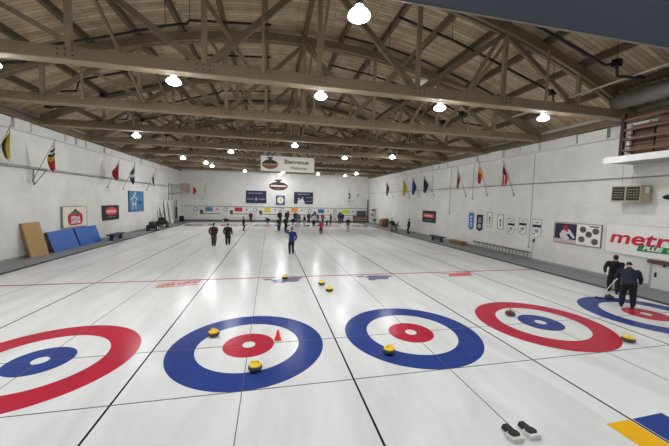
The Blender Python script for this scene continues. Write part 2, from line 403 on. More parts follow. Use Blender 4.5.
# floor: slab > ice > paint
conc = mat('concrete', (120, 122, 122), .8, var=.1, scale=3)
fl = struct(MB().box((XL, YN, -.2), (XR, YF, -.03)).build('floor', conc))
ICE = ice_mat('ice', (215, 216, 213), .16); 
P_red = ice_mat('ice_red', (176, 44, 62), .16); P_blue = ice_mat('ice_blue', (48, 66, 130), .18)
P_black = ice_mat('ice_black', (36, 36, 40), .1); P_grey = ice_mat('ice_grey', (92, 92, 98), .1); P_yel = ice_mat('ice_yellow', (226, 172, 34), .1)
P_lred = ice_mat('ice_pale_red', (205, 110, 108), .1); P_purp = ice_mat('ice_slate', (120, 118, 146), .1); P_hog = ice_mat('ice_hog', (168, 62, 78), .1)
IX0, IX1, IY0, IY1 = -11.05, 14.98, -7.6, 40.6
ice = MB().box((IX0, IY0, -.029), (IX1, IY1, 0)).build('ice_sheet', ICE, fl); ice['label'] = 'smooth white ice surface'
def walkway(a, b, lb):
    o = MB().box(a, b).build('walkway', mat('rubber_walkway', (128, 130, 131), .7, var=.12, scale=4), fl); o['label'] = lb
walkway((XL, YN, -.029), (IX0 - .12, YF, .03), 'grey walkway along the left wall')
walkway((IX1 + .12, YN, -.029), (XR, YF, .03), 'grey walkway along the right wall')
walkway((IX0 - .12, IY1 + .12, -.029), (IX1 + .12, YF, .03), 'grey walkway along the far wall')
bk = mat('dark_bumper', (74, 76, 78), .7)
for a, b in (((IX0 - .12, YN, -.029), (IX0, YF - 1.3, .06)), ((IX1, YN, -.029), (IX1 + .12, YF - 1.3, .06)), ((IX0, IY1, -.029), (IX1, IY1 + .12, .06))):
    MB().box(a, b).build('bumper', bk, fl)
Z1, Z2, Z3 = .0025, .004, .0055
def ring(name, cx, cy, r0, r1, m, z=Z1, n=96):
    mb = MB(); vs = []
    for r in (r0, r1):
        for zz in (0.0005, z):
            vs += [(cx + r * math.cos(2 * PI * i / n), cy + r * math.sin(2 * PI * i / n), zz) for i in range(n)]
    fs = []
    for i in range(n):
        j = (i + 1) % n
        fs += [(n + i, 3 * n + i, 3 * n + j, n + j), (i, j, 2 * n + j, 2 * n + i), (2 * n + i, 2 * n + j, 3 * n + j, 3 * n + i), (i, n + i, n + j, j)]
    return mb.add(vs, fs).build(name, m, ice)
def line(name, x0, y0, x1, y1, m, z=Z2):
    return MB().box((x0, y0, .0005), (x1, y1, z)).build(name, m, ice)
TEE2, HOG, BACK, HACK = 34.75, 6.401, 1.829, 3.66
for k in range(-2, 4):
    cx = k * SP
    ca, cb = (P_red, P_blue) if k in (-1, 2) else (P_blue, P_red)
    for ty in (0, TEE2):
        ring('outer_ring', cx, ty, 1.22, 1.829, ca)['label'] = ('red' if ca is P_red else 'blue') + ' outer ring of a house'
        ring('inner_ring', cx, ty, .155, .61, cb)['label'] = ('red' if cb is P_red else 'blue') + ' inner ring of a house'
    for ty in (0, TEE2): ring('button', cx, ty, .0, .15, ICE, .007, 32)['label'] = 'white button at the centre of a house'
    line('centre_line', cx - .008, -HACK, cx + .008, TEE2 + HACK, P_grey)
for k in range(-2, 5):
    if -2 < k < 4: line('divider_line', (k - .5) * SP - .019, IY0, (k - .5) * SP + .019, IY1, P_black)
XA, XB = IX0, IX1
for ty, sg in ((0, -1), (TEE2, 1)):
    line('tee_line', XA, ty - .008, XB, ty + .008, P_grey, Z3)
    line('back_line', XA, ty + sg * BACK - .008, XB, ty + sg * BACK + .008, P_grey, Z3)
    line('hog_line', XA, ty - sg * HOG - .05, XB, ty - sg * HOG + .05, P_hog, Z3)['label'] = 'red hog line across the ice'
for y in (12.9, 17.37, 21.8):
    pass
# painted adverts in the ice
def patch(name, polys, m, lb):
    mb = MB()
    for p in polys: mb.prism(p, .0005, Z1, 'xy')
    o = mb.build(name, m, ice); o['label'] = lb
def wavy(x0, y0, x1, y1, n, th, amp, f):
    pts = [(x0 + (x1 - x0) * i / n, y0 + (y1 - y0) * i / n + amp * math.sin(f * i)) for i in range(n + 1)]
    return [(x, y + th / 2) for x, y in pts] + [(x, y - th / 2) for x, y in reversed(pts)]
patch('ice_advert', [wavy(-4.05, 5.98, -2.42, 6.34, 14, .06, .03, 1.1), wavy(-3.92, 5.34, -2.4, 5.66, 14, .09, .03, .7)] +
      [wavy(-3.95 + .19 * i, 5.5 + .05 * i, -3.78 + .19 * i, 5.88 + .05 * i, 4, .28 + .08 * (i % 3), .04, 1.7 + i) for i in range(8)], P_lred, 'faded red scrawled advert on the ice')
patch('ice_advert', [[(.15, 6.02), (.3, 6.22), (.55, 6.2), (.62, 6.02), (.4, 5.92)], [(.5, 5.85), (.8, 6.05), (1.1, 6.22), (1.45, 6.3), (1.9, 6.32), (2.0, 6.12), (1.8, 5.96), (1.78, 5.62), (1.45, 5.52), (1.2, 5.62), (1.05, 5.42), (.8, 5.42), (.62, 5.6), (.7, 5.74)]], P_purp, 'slate purple advert on the middle sheet')
patch('ice_advert', [[(4.45, 6.08), (4.8, 6.22), (5.0, 6.08), (4.8, 5.95)], [(4.9, 5.92), (5.2, 6.18), (5.55, 6.2), (5.9, 6.12), (6.3, 6.08), (6.35, 5.9), (6.05, 5.78), (5.9, 5.42), (5.4, 5.48), (5.1, 5.3), (4.92, 5.45), (5.05, 5.7)]], P_purp, 'slate blue advert right of the middle sheet')
patch('ice_advert', [[(8.95, 6.1), (9.35, 6.2), (9.38, 6.1), (10.85, 6.28), (10.82, 6.08), (10.65, 5.98), (10.55, 5.55), (9.15, 5.5), (9.4, 5.95)]], P_lred, 'faded red block advert on the right sheet')
patch('ice_advert', [[(5.96, -3.76), (6.46, -3.75), (6.46, -4.95), (5.96, -4.95)]], P_yel, 'yellow painted rectangle left of the divider line')
patch('ice_advert', [[(6.54, -3.75), (7.24, -3.73), (7.24, -4.95), (6.54, -4.95)]], P_blue, 'blue painted rectangle right of the divider line')

# wall trims: conduits and the boxed band below the eaves
def trim(i, mb, m): return struct(mb.build('trim_%d' % i, m))
band = mat('eaves_panel', (216, 215, 210), .6, var=.05)
for i, (xa, xb, s) in enumerate(((XL, XL + .16, 1), (XR - .16, XR, -1))):
    mb = MB(); y = -6.0; re_ = random.Random(5 + i)
    while y < YF - .3:
        L_ = re_.uniform(1.0, 1.8); y2 = min(y + L_, YF); o_ = re_.uniform(-.06, .14)
        mb.box((xa if s > 0 else xa - o_, y + .05, 7.06), (xb + o_ if s > 0 else xb, y2 - .05, 7.52 + re_.uniform(0, .06))); y = y2
    mb.box((xa, -6, 7.0), (xb + .06 if s > 0 else xb, YF, 7.06)) if s > 0 else mb.box((xa - .06, -6, 7.0), (xb, YF, 7.06))
    trim(1 + i, mb, band)
    c = MB(); xx = XL + .09 if s > 0 else XR - .09
    c.tube([(xx, -6, 5.02), (xx, YF, 5.02)], .03, 8)
    if s > 0: c.tube([(xx, -6, 5.12), (xx, YF, 5.12)], .02, 8)
    trim(3 + i, c, mat('painted_conduit', (150, 150, 148), .5))
    e = MB()
    e.box((xa if s > 0 else xb - .3, -6, 7.61), (xa + .3 if s > 0 else xb, YF, ZT - .25))
    trim(5 + i, e, timber)
trim(7, MB().tube([(XL, YF - .05, 2.36), (XR, YF - .05, 2.36)], .035, 8), mat('dark_conduit', (86, 84, 88), .5))
trim(8, MB().tube([(XR - .25, YF - .12, 0), (XR - .25, YF - .12, 4.0)], .10, 10), mat('corner_pipe', (96, 92, 90), .5))
cv = MB()
for y, z0, z1 in ((18.1, 2.75, 7.0), (9.0, .9, 6.9), (21.4, 4.9, 6.9), (27.5, 4.9, 6.9), (14.9, 4.1, 6.9)):
    cv.tube([(XR - .03, y, z0), (XR - .03, y, z1)], .018, 6); cv.box((XR - .08, y - .05, z0 - .1), (XR, y + .05, z0 + .02))
trim(9, cv, mat('thin_conduit', (164, 164, 162), .5))
skirt = mat('skirting', (150, 152, 152), .6)
struct(MB().box((XL, YN, .03), (XL + .04, YF, .16)).build('baseboard_left', skirt))
struct(MB().box((XR - .04, YN, .03), (XR, YF, .16)).build('baseboard_right', skirt))
struct(MB().box((XL, YF - .05, .03), (XR, YF, .26)).build('baseboard_back', mat('dark_base', (92, 92, 94), .7)))
# dark soffit in front of the viewing gallery
sof = mat('soffit', (58, 66, 80), .7, var=.08, scale=1.5)
trim(10, MB().box((XL, -2.62, 7.65), (XR, -1.47, 8.35)), sof)
trim(11, MB().box((XL, YN, 7.72), (XR, -2.70, 8.35)), sof)
trim(12, MB().box((XL, -1.47, 7.63), (XR, -1.42, 7.72)), mat('soffit_edge', (120, 112, 104), .6))
# service door on the right wall, below a brown rail
dr = struct(MB().box((XR - .05, .6, .03), (XR, 2.45, 1.12)).build('door_1', mat('door_white', (206, 206, 202), .5, var=.03)))
MB().box((XR - .07, 2.45, .03), (XR, 2.53, 1.12)).build('door_frame', mat('door_trim', (170, 170, 166), .5), dr)
MB().box((XR - .09, 2.28, .55), (XR - .05, 2.34, .75)).build('door_handle', M_black, dr)
hr_ = thing('wooden_rail', 'brown wooden rail on the right wall above the white service door', 'rail', (XR, 1.6, 1.15))
MB().box((-.16, -1.1, 0), (0, 1.0, .14)).build('rail_board', mat('brown_wood', (92, 62, 44), .6), hr_)
for y in (-.6, .4): MB().box((-.12, y, -.10), (-.05, y + .05, 0)).build('bracket', M_black, hr_)

# ================================================================== ROOF TRUSSES
bolt = mat('bolt_steel', (40, 36, 32), .5, .5)
def make_truss(y, label):
    t = thing('roof_truss', label, 'truss', (XC, y, 7.65), 0, 'timber bowstring roof trusses')
    A = lambda d: arc(XC + d) - 7.65
    W = 15.06
    b = MB()
    for o in (-.14, .14): b.box((-W, o - .05, 0), (W, o + .05, .36))
    b.box((-W, -.20, -.03), (W, .20, .0), 1)
    b.build('bottom_chord', [timber, timber2], t)
    c = MB(); n = 24
    for o in (-.11, .11):
        p = [(-14.75 + 29.5 * i / n, A(-14.75 + 29.5 * i / n)) for i in range(n + 1)]
        c.prism(p + [(x, z + .36) for x, z in reversed(p)], o - .07, o + .07)
    c.build('top_chord', timber, t)
    pp = 3.85
    for k in range(-3, 4):
        MB().bar((k * pp, 0, .1), (k * pp, 0, A(k * pp) + .2), .14, .16, (0, 1, 0)).build('post', timber2, t)
        g = MB(); g.box((k * pp - .32, -.2, .04), (k * pp + .32, -.19, .32))
        for dx in (-.2, 0, .2):
            for dz in (.1, .26): g.lathe([(.022, -.01), (.022, .03)], (k * pp + dx, -.2, dz), 8, 1, Matrix.Rotation(PI / 2, 3, 'X'))
        g.build('gusset_plate', [timber, bolt], t)
    for k0, k1 in ((-1, 0), (-1, -2), (1, 0), (1, 2), (-3, -2), (3, 2)):
        MB().bar((k0 * pp, .02, .25), (k1 * pp, .02, A(k1 * pp) + .05), .13, .2, (0, 1, 0)).build('diagonal', timber, t)
    for d0, d1 in ((2.3, 5.35), (5.95, 7.68), (-6.7, -10.6), (-5.35 + 3.2, -4.6)):
        MB().bar((d0, .30, .1), (d1, .30, A(d1) + .1), .07, .15, (0, 1, 0)).build('brace', timber2, t)
    for d in (-1.95, 9.6, -9.9):
        MB().bar((d, -.25, .2), (d, -.25, A(d) + .1), .06, .09, (0, 1, 0)).build('hanger', timber2, t)
    return t
ORD = ['nearest the camera', 'second from the camera', 'third from the camera', 'fourth from the camera, carrying the welcome banner', 'fifth from the camera', 'sixth from the camera', 'third from the far wall', 'next to last before the far wall']
T0, TS = 3.57, 5.03
tr = make_truss(T0, 'brown timber bowstring truss ' + ORD[0])
for k in range(1, 8):
    c = copy_tree(tr); c.location.y = T0 + TS * k
    c['label'] = 'brown timber bowstring truss ' + ORD[k]
# sway braces spanning from one truss to the next
BR = 'sway braces between the trusses'
first = None
for k in range(0, 7):
    y0 = T0 + TS * k
    for q, d in enumerate((-7.7, 0.15, 7.7)):
        side = ('left', 'middle', 'right')[q]
        t = thing('sway_brace', 'crossed sway brace, %s of the hall, behind the truss %s' % (side, ORD[k].split(',')[0]), 'brace', (XC + d + .18, y0, 7.65), 0, BR)
        a = arc(XC + d) - 7.65
        MB().bar((0, .28, .3), (0, TS - .28, a - .1), .08, .14, (1, 0, 0)).build('brace_timber', timber2, t)
        MB().bar((.1, .28, a - .1), (.1, TS - .28, .3), .08, .14, (1, 0, 0)).build('brace_timber', timber, t)
# black sprinkler branch lines in each bay, left half and right half
pm = mat('black_pipe', (16, 15, 15), .5)
PG = 'black pipes hung below the roof boards'
NTH = ['nearest', 'second', 'third', 'fourth', 'fifth', 'sixth', 'seventh', 'eighth', 'ninth', 'tenth', 'eleventh', 'twelfth', 'thirteenth', 'fourteenth', 'fifteenth', 'sixteenth']
seen = {-1: 0, 1: 0}
for k in range(0, 15):
    yb = 1.2 + 2.515 * k
    if abs((yb - T0) / TS - round((yb - T0) / TS)) * TS < .3: yb += .45
    for sd in (-1, 1):
        if k < 2 and sd < 0: continue
        t = thing('sprinkler_pipe', '%s black roof pipe from the camera on the %s half of the hall' % (NTH[seen[sd]], 'left' if sd < 0 else 'right'), 'pipe', (XC, yb, 7.65), 0, PG)
        seen[sd] += 1
        if sd < 0:
            pts = [(.47, 11.03), (-2.75, 10.75), (-2.85, 10.61), (-3.66, 10.4), (-5.94, 9.65), (-8.29, 8.95), (-8.4, 8.45), (-10.8, 8.1)]
        elif k == 0:
            pts = [(5.2, 10.4), (9.3, 9.36), (11.91, 8.55), (12.43, 8.68), (12.49, 8.24), (13.56, 8.29)]
        elif k == 1:
            pts = [(5.4, 10.9), (7.8, 10.35), (10.6, 9.5), (13.0, 8.75), (13.1, 8.3), (14.2, 8.3)]
        else:
            pts = [(3.68, 10.99), (5.89, 10.75), (7.43, 10.45), (10.78, 9.49), (11.9, 9.1), (12.0, 8.55), (13.3, 8.5)]
        P = [(x - XC, 0, z - 7.65) for x, z in pts]
        MB().tube(P, .05, 8).build('pipe_run', pm, t, True)
        ex, ez = P[5 if sd < 0 else (4 if k >= 2 else 3)][0], P[5 if sd < 0 else (4 if k >= 2 else 3)][2]
        MB().box((ex - .12, -.1, ez - .12), (ex + .12, .1, ez + .12)).build('pipe_fitting', pm, t)
        MB().box((P[-1][0] - .15, -.08, P[-1][2] - .06), (P[-1][0] + .15, .08, P[-1][2] + .06)).build('pipe_fitting', pm, t)
        for i in (1, 3):
            x = P[i][0]; MB().tube([(x, 0, P[i][2]), (x, 0, arc(x + XC, ROOF) - 7.65)], .012, 6).build('pipe_hanger', pm, t)

# ================================================================== LAMPS
glow = mat('lamp_lens', (255, 250, 240), .3, emit=160)
hous = mat('lamp_housing', (188, 188, 184), .4, .3)
shade = mat('prismatic_glass', (235, 232, 224), .3, emit=4)
def make_lamp():
    t = thing('high_bay_lamp', '', 'lamp')
    MB().lathe([(.0, .0), (.10, -.03), (.17, -.045), (.205, -.02), (.21, .0)][::-1] and [(.205, .0), (.19, -.05), (.12, -.09), (.0, -.105)], n=20).build('lamp_lens', glow, t, True)
    MB().lathe([(.24, -.02), (.235, .02), (.19, .08), (.10, .12), (.09, .2), (.03, .22)], n=20).build('reflector', shade, t, True)
    MB().tube([(0, 0, .2), (0, 0, .62)], .014, 6).build('hanging_rod', pm, t)
    return t
lamps = [
 (2.3, -1.0, 7.5, 'glaring high bay lamp nearest the camera at the top of the picture'),
 (-7.85, 4.02, 7.5, 'high bay lamp at the left edge of the picture on the nearest truss'),
 (-2.75, 4.02, 7.5, 'high bay lamp on the nearest truss above the left half of the hall'),
 (2.32, 4.02, 7.5, 'high bay lamp on the nearest truss over the middle of the hall'),
 (7.29, 4.02, 7.5, 'high bay lamp on the nearest truss right of the unlit disc lamp'),
 (12.45, 4.02, 7.5, 'high bay lamp on the nearest truss closest to the right wall'),
 (-8.0, 14.5, 7.5, 'high bay lamp over the flags on the left, the nearer of two'),
 (2.21, 14.6, 7.5, 'high bay lamp over the middle just above the welcome banner'),
 (-2.77, 19.2, 7.5, 'high bay lamp left of the welcome banner at its height'),
 (7.08, 19.2, 7.5, 'high bay lamp right of the welcome banner'),
 (10.9, 17.3, 7.52, 'high bay lamp in the right half beyond the third truss'),
 (-8.0, 25.0, 7.5, 'high bay lamp over the left carts, the farther of two'),
 (-6.57, 28.5, 7.5, 'high bay lamp at far left, the upper of a close pair'),
 (-6.48, 31.5, 7.5, 'high bay lamp at far left, the lower of a close pair'),
 (-3.0, 36.3, 7.5, 'high bay lamp above the dark board on the left of the far wall'),
 (2.21, 35.4, 7.5, 'high bay lamp over the oval emblem, the upper of a close pair'),
 (1.96, 39.6, 7.5, 'high bay lamp over the oval emblem, the lower of a close pair'),
 (7.32, 36.2, 7.5, 'high bay lamp above the dark board on the right of the far wall'),
 (11.7, 37.3, 7.5, 'high bay lamp in the far right corner, left one of two'),
 (12.4, 33.5, 7.52, 'high bay lamp in the far right corner, right one of two'),
 (-2.75, -1.0, 7.5, 'added fill lamp in the nearest row, outside the frame left of the glaring one'),  # unseen lamp, added like the next one to brighten the near ice
 (-7.85, -1.0, 7.5, 'added fill lamp in the nearest row, outside the frame closest to the left wall'),
 (7.29, -4.8, 7.4, 'added fill lamp below the soffit, outside the frame right of centre'),  # unseen pair under the soffit, added as fill for the near ice
 (13.45, -4.8, 7.4, 'added fill lamp below the soffit, outside the frame by the gallery'),
]
L0 = make_lamp()
for i, (x, y, z, lb) in enumerate(lamps):
    o = L0 if i == 0 else copy_tree(L0)
    o.location = (x, y, z); tag(o, lb, 'lamp', 'high bay lamps')
d = thing('disc_lamp', 'unlit white disc shaped lamp on a stem above the nearest truss chord', 'lamp', (6.3, 4.05, 8.4))
MB().lathe([(.0, -.02), (.36, -.02), (.42, .02), (.40, .06), (.1, .16), (.06, .22)], n=28).build('lamp_shade', mat('disc_white', (214, 210, 196), .4), d, True)
MB().tube([(0, 0, .2), (0, 0, 2.3)], .03, 8).build('stem', timber2, d)

# ================================================================== SIGNS AND FLAGS
RL, RR, RB = PI / 2, -PI / 2, 0          # left wall, right wall, far wall: local x = reading direction, -y = into the room
def sign(name, label, cat, loc, rz, w, h, m, frame=None, d=.05, group=None):
    t = thing(name, label, cat, loc, rz, group)
    MB().box((-w / 2, -d, -h / 2), (w / 2, 0, h / 2)).build('board', m, t)
    if frame:
        f = MB(); e = .035
        for a, b in (((-w / 2 - e, -h / 2 - e), (w / 2 + e, -h / 2)), ((-w / 2 - e, h / 2), (w / 2 + e, h / 2 + e)), ((-w / 2 - e, -h / 2), (-w / 2, h / 2)), ((w / 2, -h / 2), (w / 2 + e, h / 2))):
            f.box((a[0], -d - .015, a[1]), (b[0], 0, b[1]))
        f.build('frame', frame, t)
    return t
def shapes(name, t, polys, m, d=.05, ext=.008, lb=None):
    mb = MB()
    for p in polys: mb.prism(p, -d - ext, -d + .001)
    o = mb.build(name, m, t)
    if lb: o['label'] = lb
    return o
def rect(x0, z0, x1, z1): return [(x0, z0), (x1, z0), (x1, z1), (x0, z1)]
def bars(rng, x0, x1, z, h, n):
    w = (x1 - x0) / n
    return [rect(x0 + i * w + .1 * w, z - h / 2, x0 + (i + 1) * w - .12 * w, z + h / 2 * rng.uniform(.6, 1)) for i in range(n)]
rg = random.Random(3)
# left wall
t = sign('wall_sign', 'white framed sign with a red crest on the left wall above the blue mats', 'sign', (XL, 16.75, 2.08), RL, 2.6, 1.38, M_cream, M_metal, .12)
shapes('crest', t, [[(-.72, -.5), (-.58, -.58), (.58, -.58), (.72, -.5), (.82, -.2), (.78, .1), (.6, .22), (.26, .32), (0, .36), (-.26, .32), (-.6, .22), (-.78, .1), (-.82, -.2)]], M_red, .12)
shapes('crest_ornament', t, [disc(0, .34, .26, .16), disc(-.32, .27, .16, .10), disc(.32, .27, .16, .10), disc(0, .46, .1, .1)], mat('olive', (110, 112, 92), .6), .12, .012)
text('lettering', 'STELLA', .30, M_white, t, (0, -.131, -.10), bold=.012); text('lettering', 'ARTOIS', .30, M_white, t, (0, -.131, -.38), bold=.012)
t = sign('wall_sign', 'black sign with a red lozenge on the left wall beyond the blue mats', 'sign', (XL, 21.65, 2.15), RL, 2.65, 1.25, M_black, None, .08)
shapes('lozenge', t, [disc(0, .12, 1.0, .36)], mat('sign_red', (196, 52, 58), .4), .08)
shapes('lettering', t, bars(rg, -.75, .75, .12, .26, 7), mat('sign_pink', (232, 190, 186), .5), .08, .014)
shapes('strapline', t, bars(rg, -.7, .7, -.35, .07, 11), M_metal, .08)
t = sign('wall_sign', 'square blue sign with a white star figure high on the left wall', 'sign', (XL, 26.65, 3.1), RL, 3.3, 1.98, mat('sign_blue', (54, 118, 158), .5, var=.15, scale=2), mat('sign_blue_edge', (30, 70, 100), .5), .08)
st = []
for i in range(10):
    r = (.62 if i % 2 == 0 else .36); a = PI / 2 + i * PI / 5; st.append((-.55 + r * math.cos(a) * 1.15, .12 + r * math.sin(a)))
so = [(-.55 + (x + .55) * .76, .12 + (z - .12) * .76) for x, z in st]
mb = MB()
for i in range(10):
    j = (i + 1) % 10; mb.prism([st[i], st[j], so[j], so[i]], -.09, -.079)
mb.prism([(-.85, -.35), (-.75, -.35), (-.95, -.85), (-1.05, -.82)], -.09, -.079); mb.prism([(-.35, -.3), (-.25, -.3), (-.1, -.8), (-.2, -.82)], -.09, -.079)
mb.prism(disc(-.3, .78, .12, .12, 14), -.09, -.079); mb.build('star_figure', M_white, t)
shapes('lettering', t, bars(rg, .25, 1.3, -.1, .26, 5), M_navy, .08)
# right wall
t = sign('wall_sign', 'black sign with a red band on the right wall above the blue bench', 'sign', (XR, 21.8, 2.15), RR, 2.65, 1.25, M_black, None, .08)
shapes('lozenge', t, [rect(-1.1, -.12, 1.1, .34)], mat('sign_red', (196, 52, 58), .4), .08)
shapes('lettering', t, bars(rg, -.8, .8, .1, .2, 8), mat('sign_pink', (232, 190, 186), .5), .08, .014)
shapes('strapline', t, bars(rg, -.7, .7, -.38, .08, 11), M_metal, .08)
PN = 'pennants on the right wall'
def pennant(y, zt, zb, w, m, marks, label, tip=.14, side=None):
    t = thing('pennant', label, 'pennant', (XR, y, (zt + zb) / 2), RR, PN); h = zt - zb
    poly = [(-w / 2, h / 2), (-w / 2, -h / 2 + tip), (0, -h / 2), (w / 2, -h / 2 + tip), (w / 2, h / 2)]
    MB().prism(poly, -.02, -.004).build('cloth', m, t)
    if side:
        e = MB()
        for i in range(5):
            p, q = poly[i], poly[(i + 1) % 5]; e.bar((p[0], -.024, p[1]), (q[0], -.024, q[1]), .012, .03, (0, 1, 0))
        e.build('edging', side, t)
    for nm, pl, mm in marks: shapes(nm, t, pl, mm, .02, .006)
    MB().tube([(-w / 2 - .04, -.012, h / 2), (w / 2 + .04, -.012, h / 2)], .014, 6).build('rod', M_metal, t)
    MB().tube([(-w / 2, -.012, h / 2), (0, -.006, h / 2 + .28), (w / 2, -.012, h / 2)], .005, 5).build('cord', M_metal, t)
blu = mat('pennant_blue', (58, 108, 172), .7); pw = mat('pennant_white', (222, 221, 216), .7, var=.03); pnav = mat('pennant_navy', (38, 38, 66), .7)
pgr = mat('pennant_grey', (150, 150, 158), .7)
pennant(14.9, 2.85, 1.40, .62, blu, [('lettering', [wavy(.0, .5, .05, -.3, 8, .16, .0, 1)] + [disc(0, z, .13, .09, 12) for z in (.4, .12, -.14, -.36)], mat('pale_blue', (176, 200, 226), .7))], 'light blue pennant, first of the row of seven on the right wall')
pennant(13.85, 2.75, 1.38, .74, mat('pennant_black', (28, 24, 40), .7), [('emblem', [disc(0, -.25, .22, .2, 18)], pgr), ('lettering', [rect(-.2, .05, .2, .16), rect(-.2, .2, .2, .28), rect(-.15, .34, .15, .45)], pgr)], 'black pennant with a grey ring beside the light blue pennant', .2)
pennant(12.73, 2.98, 1.87, .52, pw, [('lettering', [[(-.1, .0), (.1, .0), (0, .35)], disc(0, -.12, .07, .07, 12), rect(-.05, -.4, .05, -.25)], M_black)], 'white pennant with a black arrow mark, nearest the black pennant', .0, M_black)
pennant(11.6, 2.85, 1.79, .56, pw, [('lettering', [disc(0, .12, .07, .1, 12), rect(-.04, -.12, .04, 0), disc(0, -.25, .06, .09, 12)], M_black)], 'white pennant with three small black marks stacked', .0, M_black)
for y, zt, zb, w, lb in ((10.58, 2.6, 1.48, .58, 'white banner with a dark band, nearest of the three to the arrow pennants'), (9.6, 2.68, 1.58, .62, 'white banner with a purple band, the middle of the last three'), (8.5, 2.7, 1.5, .66, 'white banner with a purple band, nearest the framed poster')):
    pennant(y, zt, zb, w, pw, [('band', [rect(-w / 2 + .03, .10, w / 2 - .03, .27)], pnav), ('emblem', [disc(0, -.13, .15, .13, 16)], pgr), ('lettering', [rect(-.12, .38, .12, .43), rect(-.22, -.38, -.12, -.3)], pnav)], lb, .16, mat('thin_edge', (150, 150, 150), .6))
t = sign('poster', 'wide framed poster of a curler with five round pictures on the right wall', 'poster', (XR, 5.95, 2.06), RR, 2.56, 1.14, M_white, mat('poster_frame', (120, 116, 112), .5), .05)
shapes('photo', t, [rect(-1.26, -.52, .02, .54)], mat('poster_night', (34, 28, 62), .5, var=.3, scale=3), .05, .004)
shapes('photo_ice', t, [rect(-1.26, -.56, .02, -.36)], mat('poster_ice', (206, 176, 172), .5), .05, .006)
shapes('figure', t, [[(-.95, -.1), (-.8, .15), (-.55, .22), (-.35, .2), (-.05, -.2), (-.12, -.3), (-.4, -.02), (-.55, -.1), (-.35, -.3), (-.5, -.42), (-.8, -.35), (-.9, -.3)]], mat('poster_jersey', (206, 200, 206), .5), .05, .008)
shapes('figure_head', t, [disc(-.62, .33, .12, .14, 14), [(-.75, .2), (-.5, .24), (-.42, .05), (-.6, .1)]], M_red, .05, .01)
shapes('round_picture', t, [disc(x, z, .17, .17, 20) for x, z in ((.36, .28), (1.02, .24), (.68, .04), (.32, -.26), (1.0, -.32))], mat('round_pic', (96, 78, 80), .5, var=.5, scale=9), .05, .006)
shapes('lettering', t, [rect(.7, .44, 1.18, .5)], M_dark, .05, .006)
def fit(o, x0, x1, z0):
    vs = o.data.vertices; a = min(v.co.x for v in vs); b = max(v.co.x for v in vs); k = (x1 - x0) / (b - a); c = min(v.co.z for v in vs)
    for v in vs: v.co.x = x0 + (v.co.x - a) * k; v.co.z = z0 + (v.co.z - c)
t = sign('banner_sign', 'large white supermarket banner with bold red lettering low on the right wall', 'sign', (XR, 2.55, 2.06), RR, 3.75, 1.40, M_white, mat('pale_frame', (206, 198, 196), .5), .04)
ML = mat('banner_red', (196, 20, 52), .45)
fit(text('lettering', 'metro', .86, ML, t, (0, -.05, 0), bold=.018, shear=.15), -1.68, 1.2, -.22)
shapes('ribbon', t, [[(-.55, -.47), (-.46, -.17), (.68, -.17), (.54, -.30), (.64, -.44)]], mat('ribbon_green', (18, 128, 58), .5), .04, .014)
text('lettering', 'PLUS', .25, M_white, t, (.02, -.06, -.31), bold=.012, shear=.25, sx=1.25)['label'] = 'white PLUS lettering on a green ribbon'
# electronic score panel hung from the gallery
t = thing('score_panel', 'beige hanging scoreboard box with two dark panels below the gallery', 'scoreboard', (16.95, 3.33, 4.24), RR)
bg = mat('beige_box', (170, 158, 134), .6, var=.05)
MB().box((-.58, -.34, -.37), (.58, .34, .37)).build('casing', bg, t, bevel=.01)
for i, x in enumerate((-.29, .29)):
    p = MB().box((x - .25, -.355, -.31), (x + .25, -.338, .31)).build('display_panel', mat('display_black', (22, 22, 18), .4), t)
    q = MB()
    for z in (-.18, -.06, .06, .18):
        if i == 0: q.box((x - .2, -.362, z - .012), (x + .2, -.354, z + .012))
        else:
            for j in range(4): q.box((x - .2 + j * .11, -.362, z - .02), (x - .14 + j * .11, -.354, z + .02))
    q.build('segments', mat('display_lines', (150, 140, 92), .5), p)
MB().box((.581, -.1, .02), (.586, .16, .3)).build('paper_notice', M_white, t)
for x in (-.4, .0): MB().tube([(x, 0, .37), (x, 0, 1.33)], .008, 5).build('hanging_wire', M_metal, t)
t = thing('wall_speaker', 'round black loudspeaker on the right wall beside the beige scoreboard', 'speaker', (17.05, 1.95, 4.08))
MB().ell((0, 0, 0), (.16, .28, .12), 18, 10).build('speaker_cone', M_black, t, True)
MB().tube([(0, 0, 0), (.25, 0, .05)], .03, 8).build('bracket', M_black, t)

# far wall boards
def farsign(name, label, cat, px, pz, w, h, m, frame=None, d=.05, group=None): return sign(name, label, cat, (px, YF - .002, pz), RB, w, h, m, frame, d, group)
t = farsign('hanging_board', 'dark navy board with pale lines on the far wall left of the clock', 'board', -1.73, 3.96, 3.2, 2.0, M_navy, None, .06)
BP = mat('board_pale', (150, 152, 176), .6)
shapes('heading', t, bars(rg, -1.2, 1.0, .6, .14, 10), BP, .06); shapes('lettering', t, bars(rg, -1.4, -.4, -.35, .16, 4), BP, .06); shapes('lettering', t, bars(rg, .4, 1.4, -.35, .16, 4), BP, .06); shapes('emblem', t, [disc(0, -.35, .2, .26, 14)], BP, .06)
t = farsign('hanging_board', 'dark navy board with a white silhouette on the far wall right of the clock', 'board', 5.88, 3.96, 3.15, 1.95, M_navy, None, .06)
shapes('lettering', t, bars(rg, -1.0, 1.0, .62, .14, 10) + bars(rg, .35, 1.4, .1, .1, 5) + bars(rg, .4, 1.4, -.5, .1, 5), mat('board_pale', (150, 152, 176), .6), .06)
shapes('silhouette', t, [[(-1.0, -.97), (-.95, -.5), (-.75, -.2), (-.6, -.5), (-.45, -.1), (-.3, -.3), (-.2, .3), (-.05, -.3), (.1, -.5), (.25, -.97)], disc(-.8, -.1, .12, .14, 12)], mat('board_white', (214, 212, 214), .6), .06)
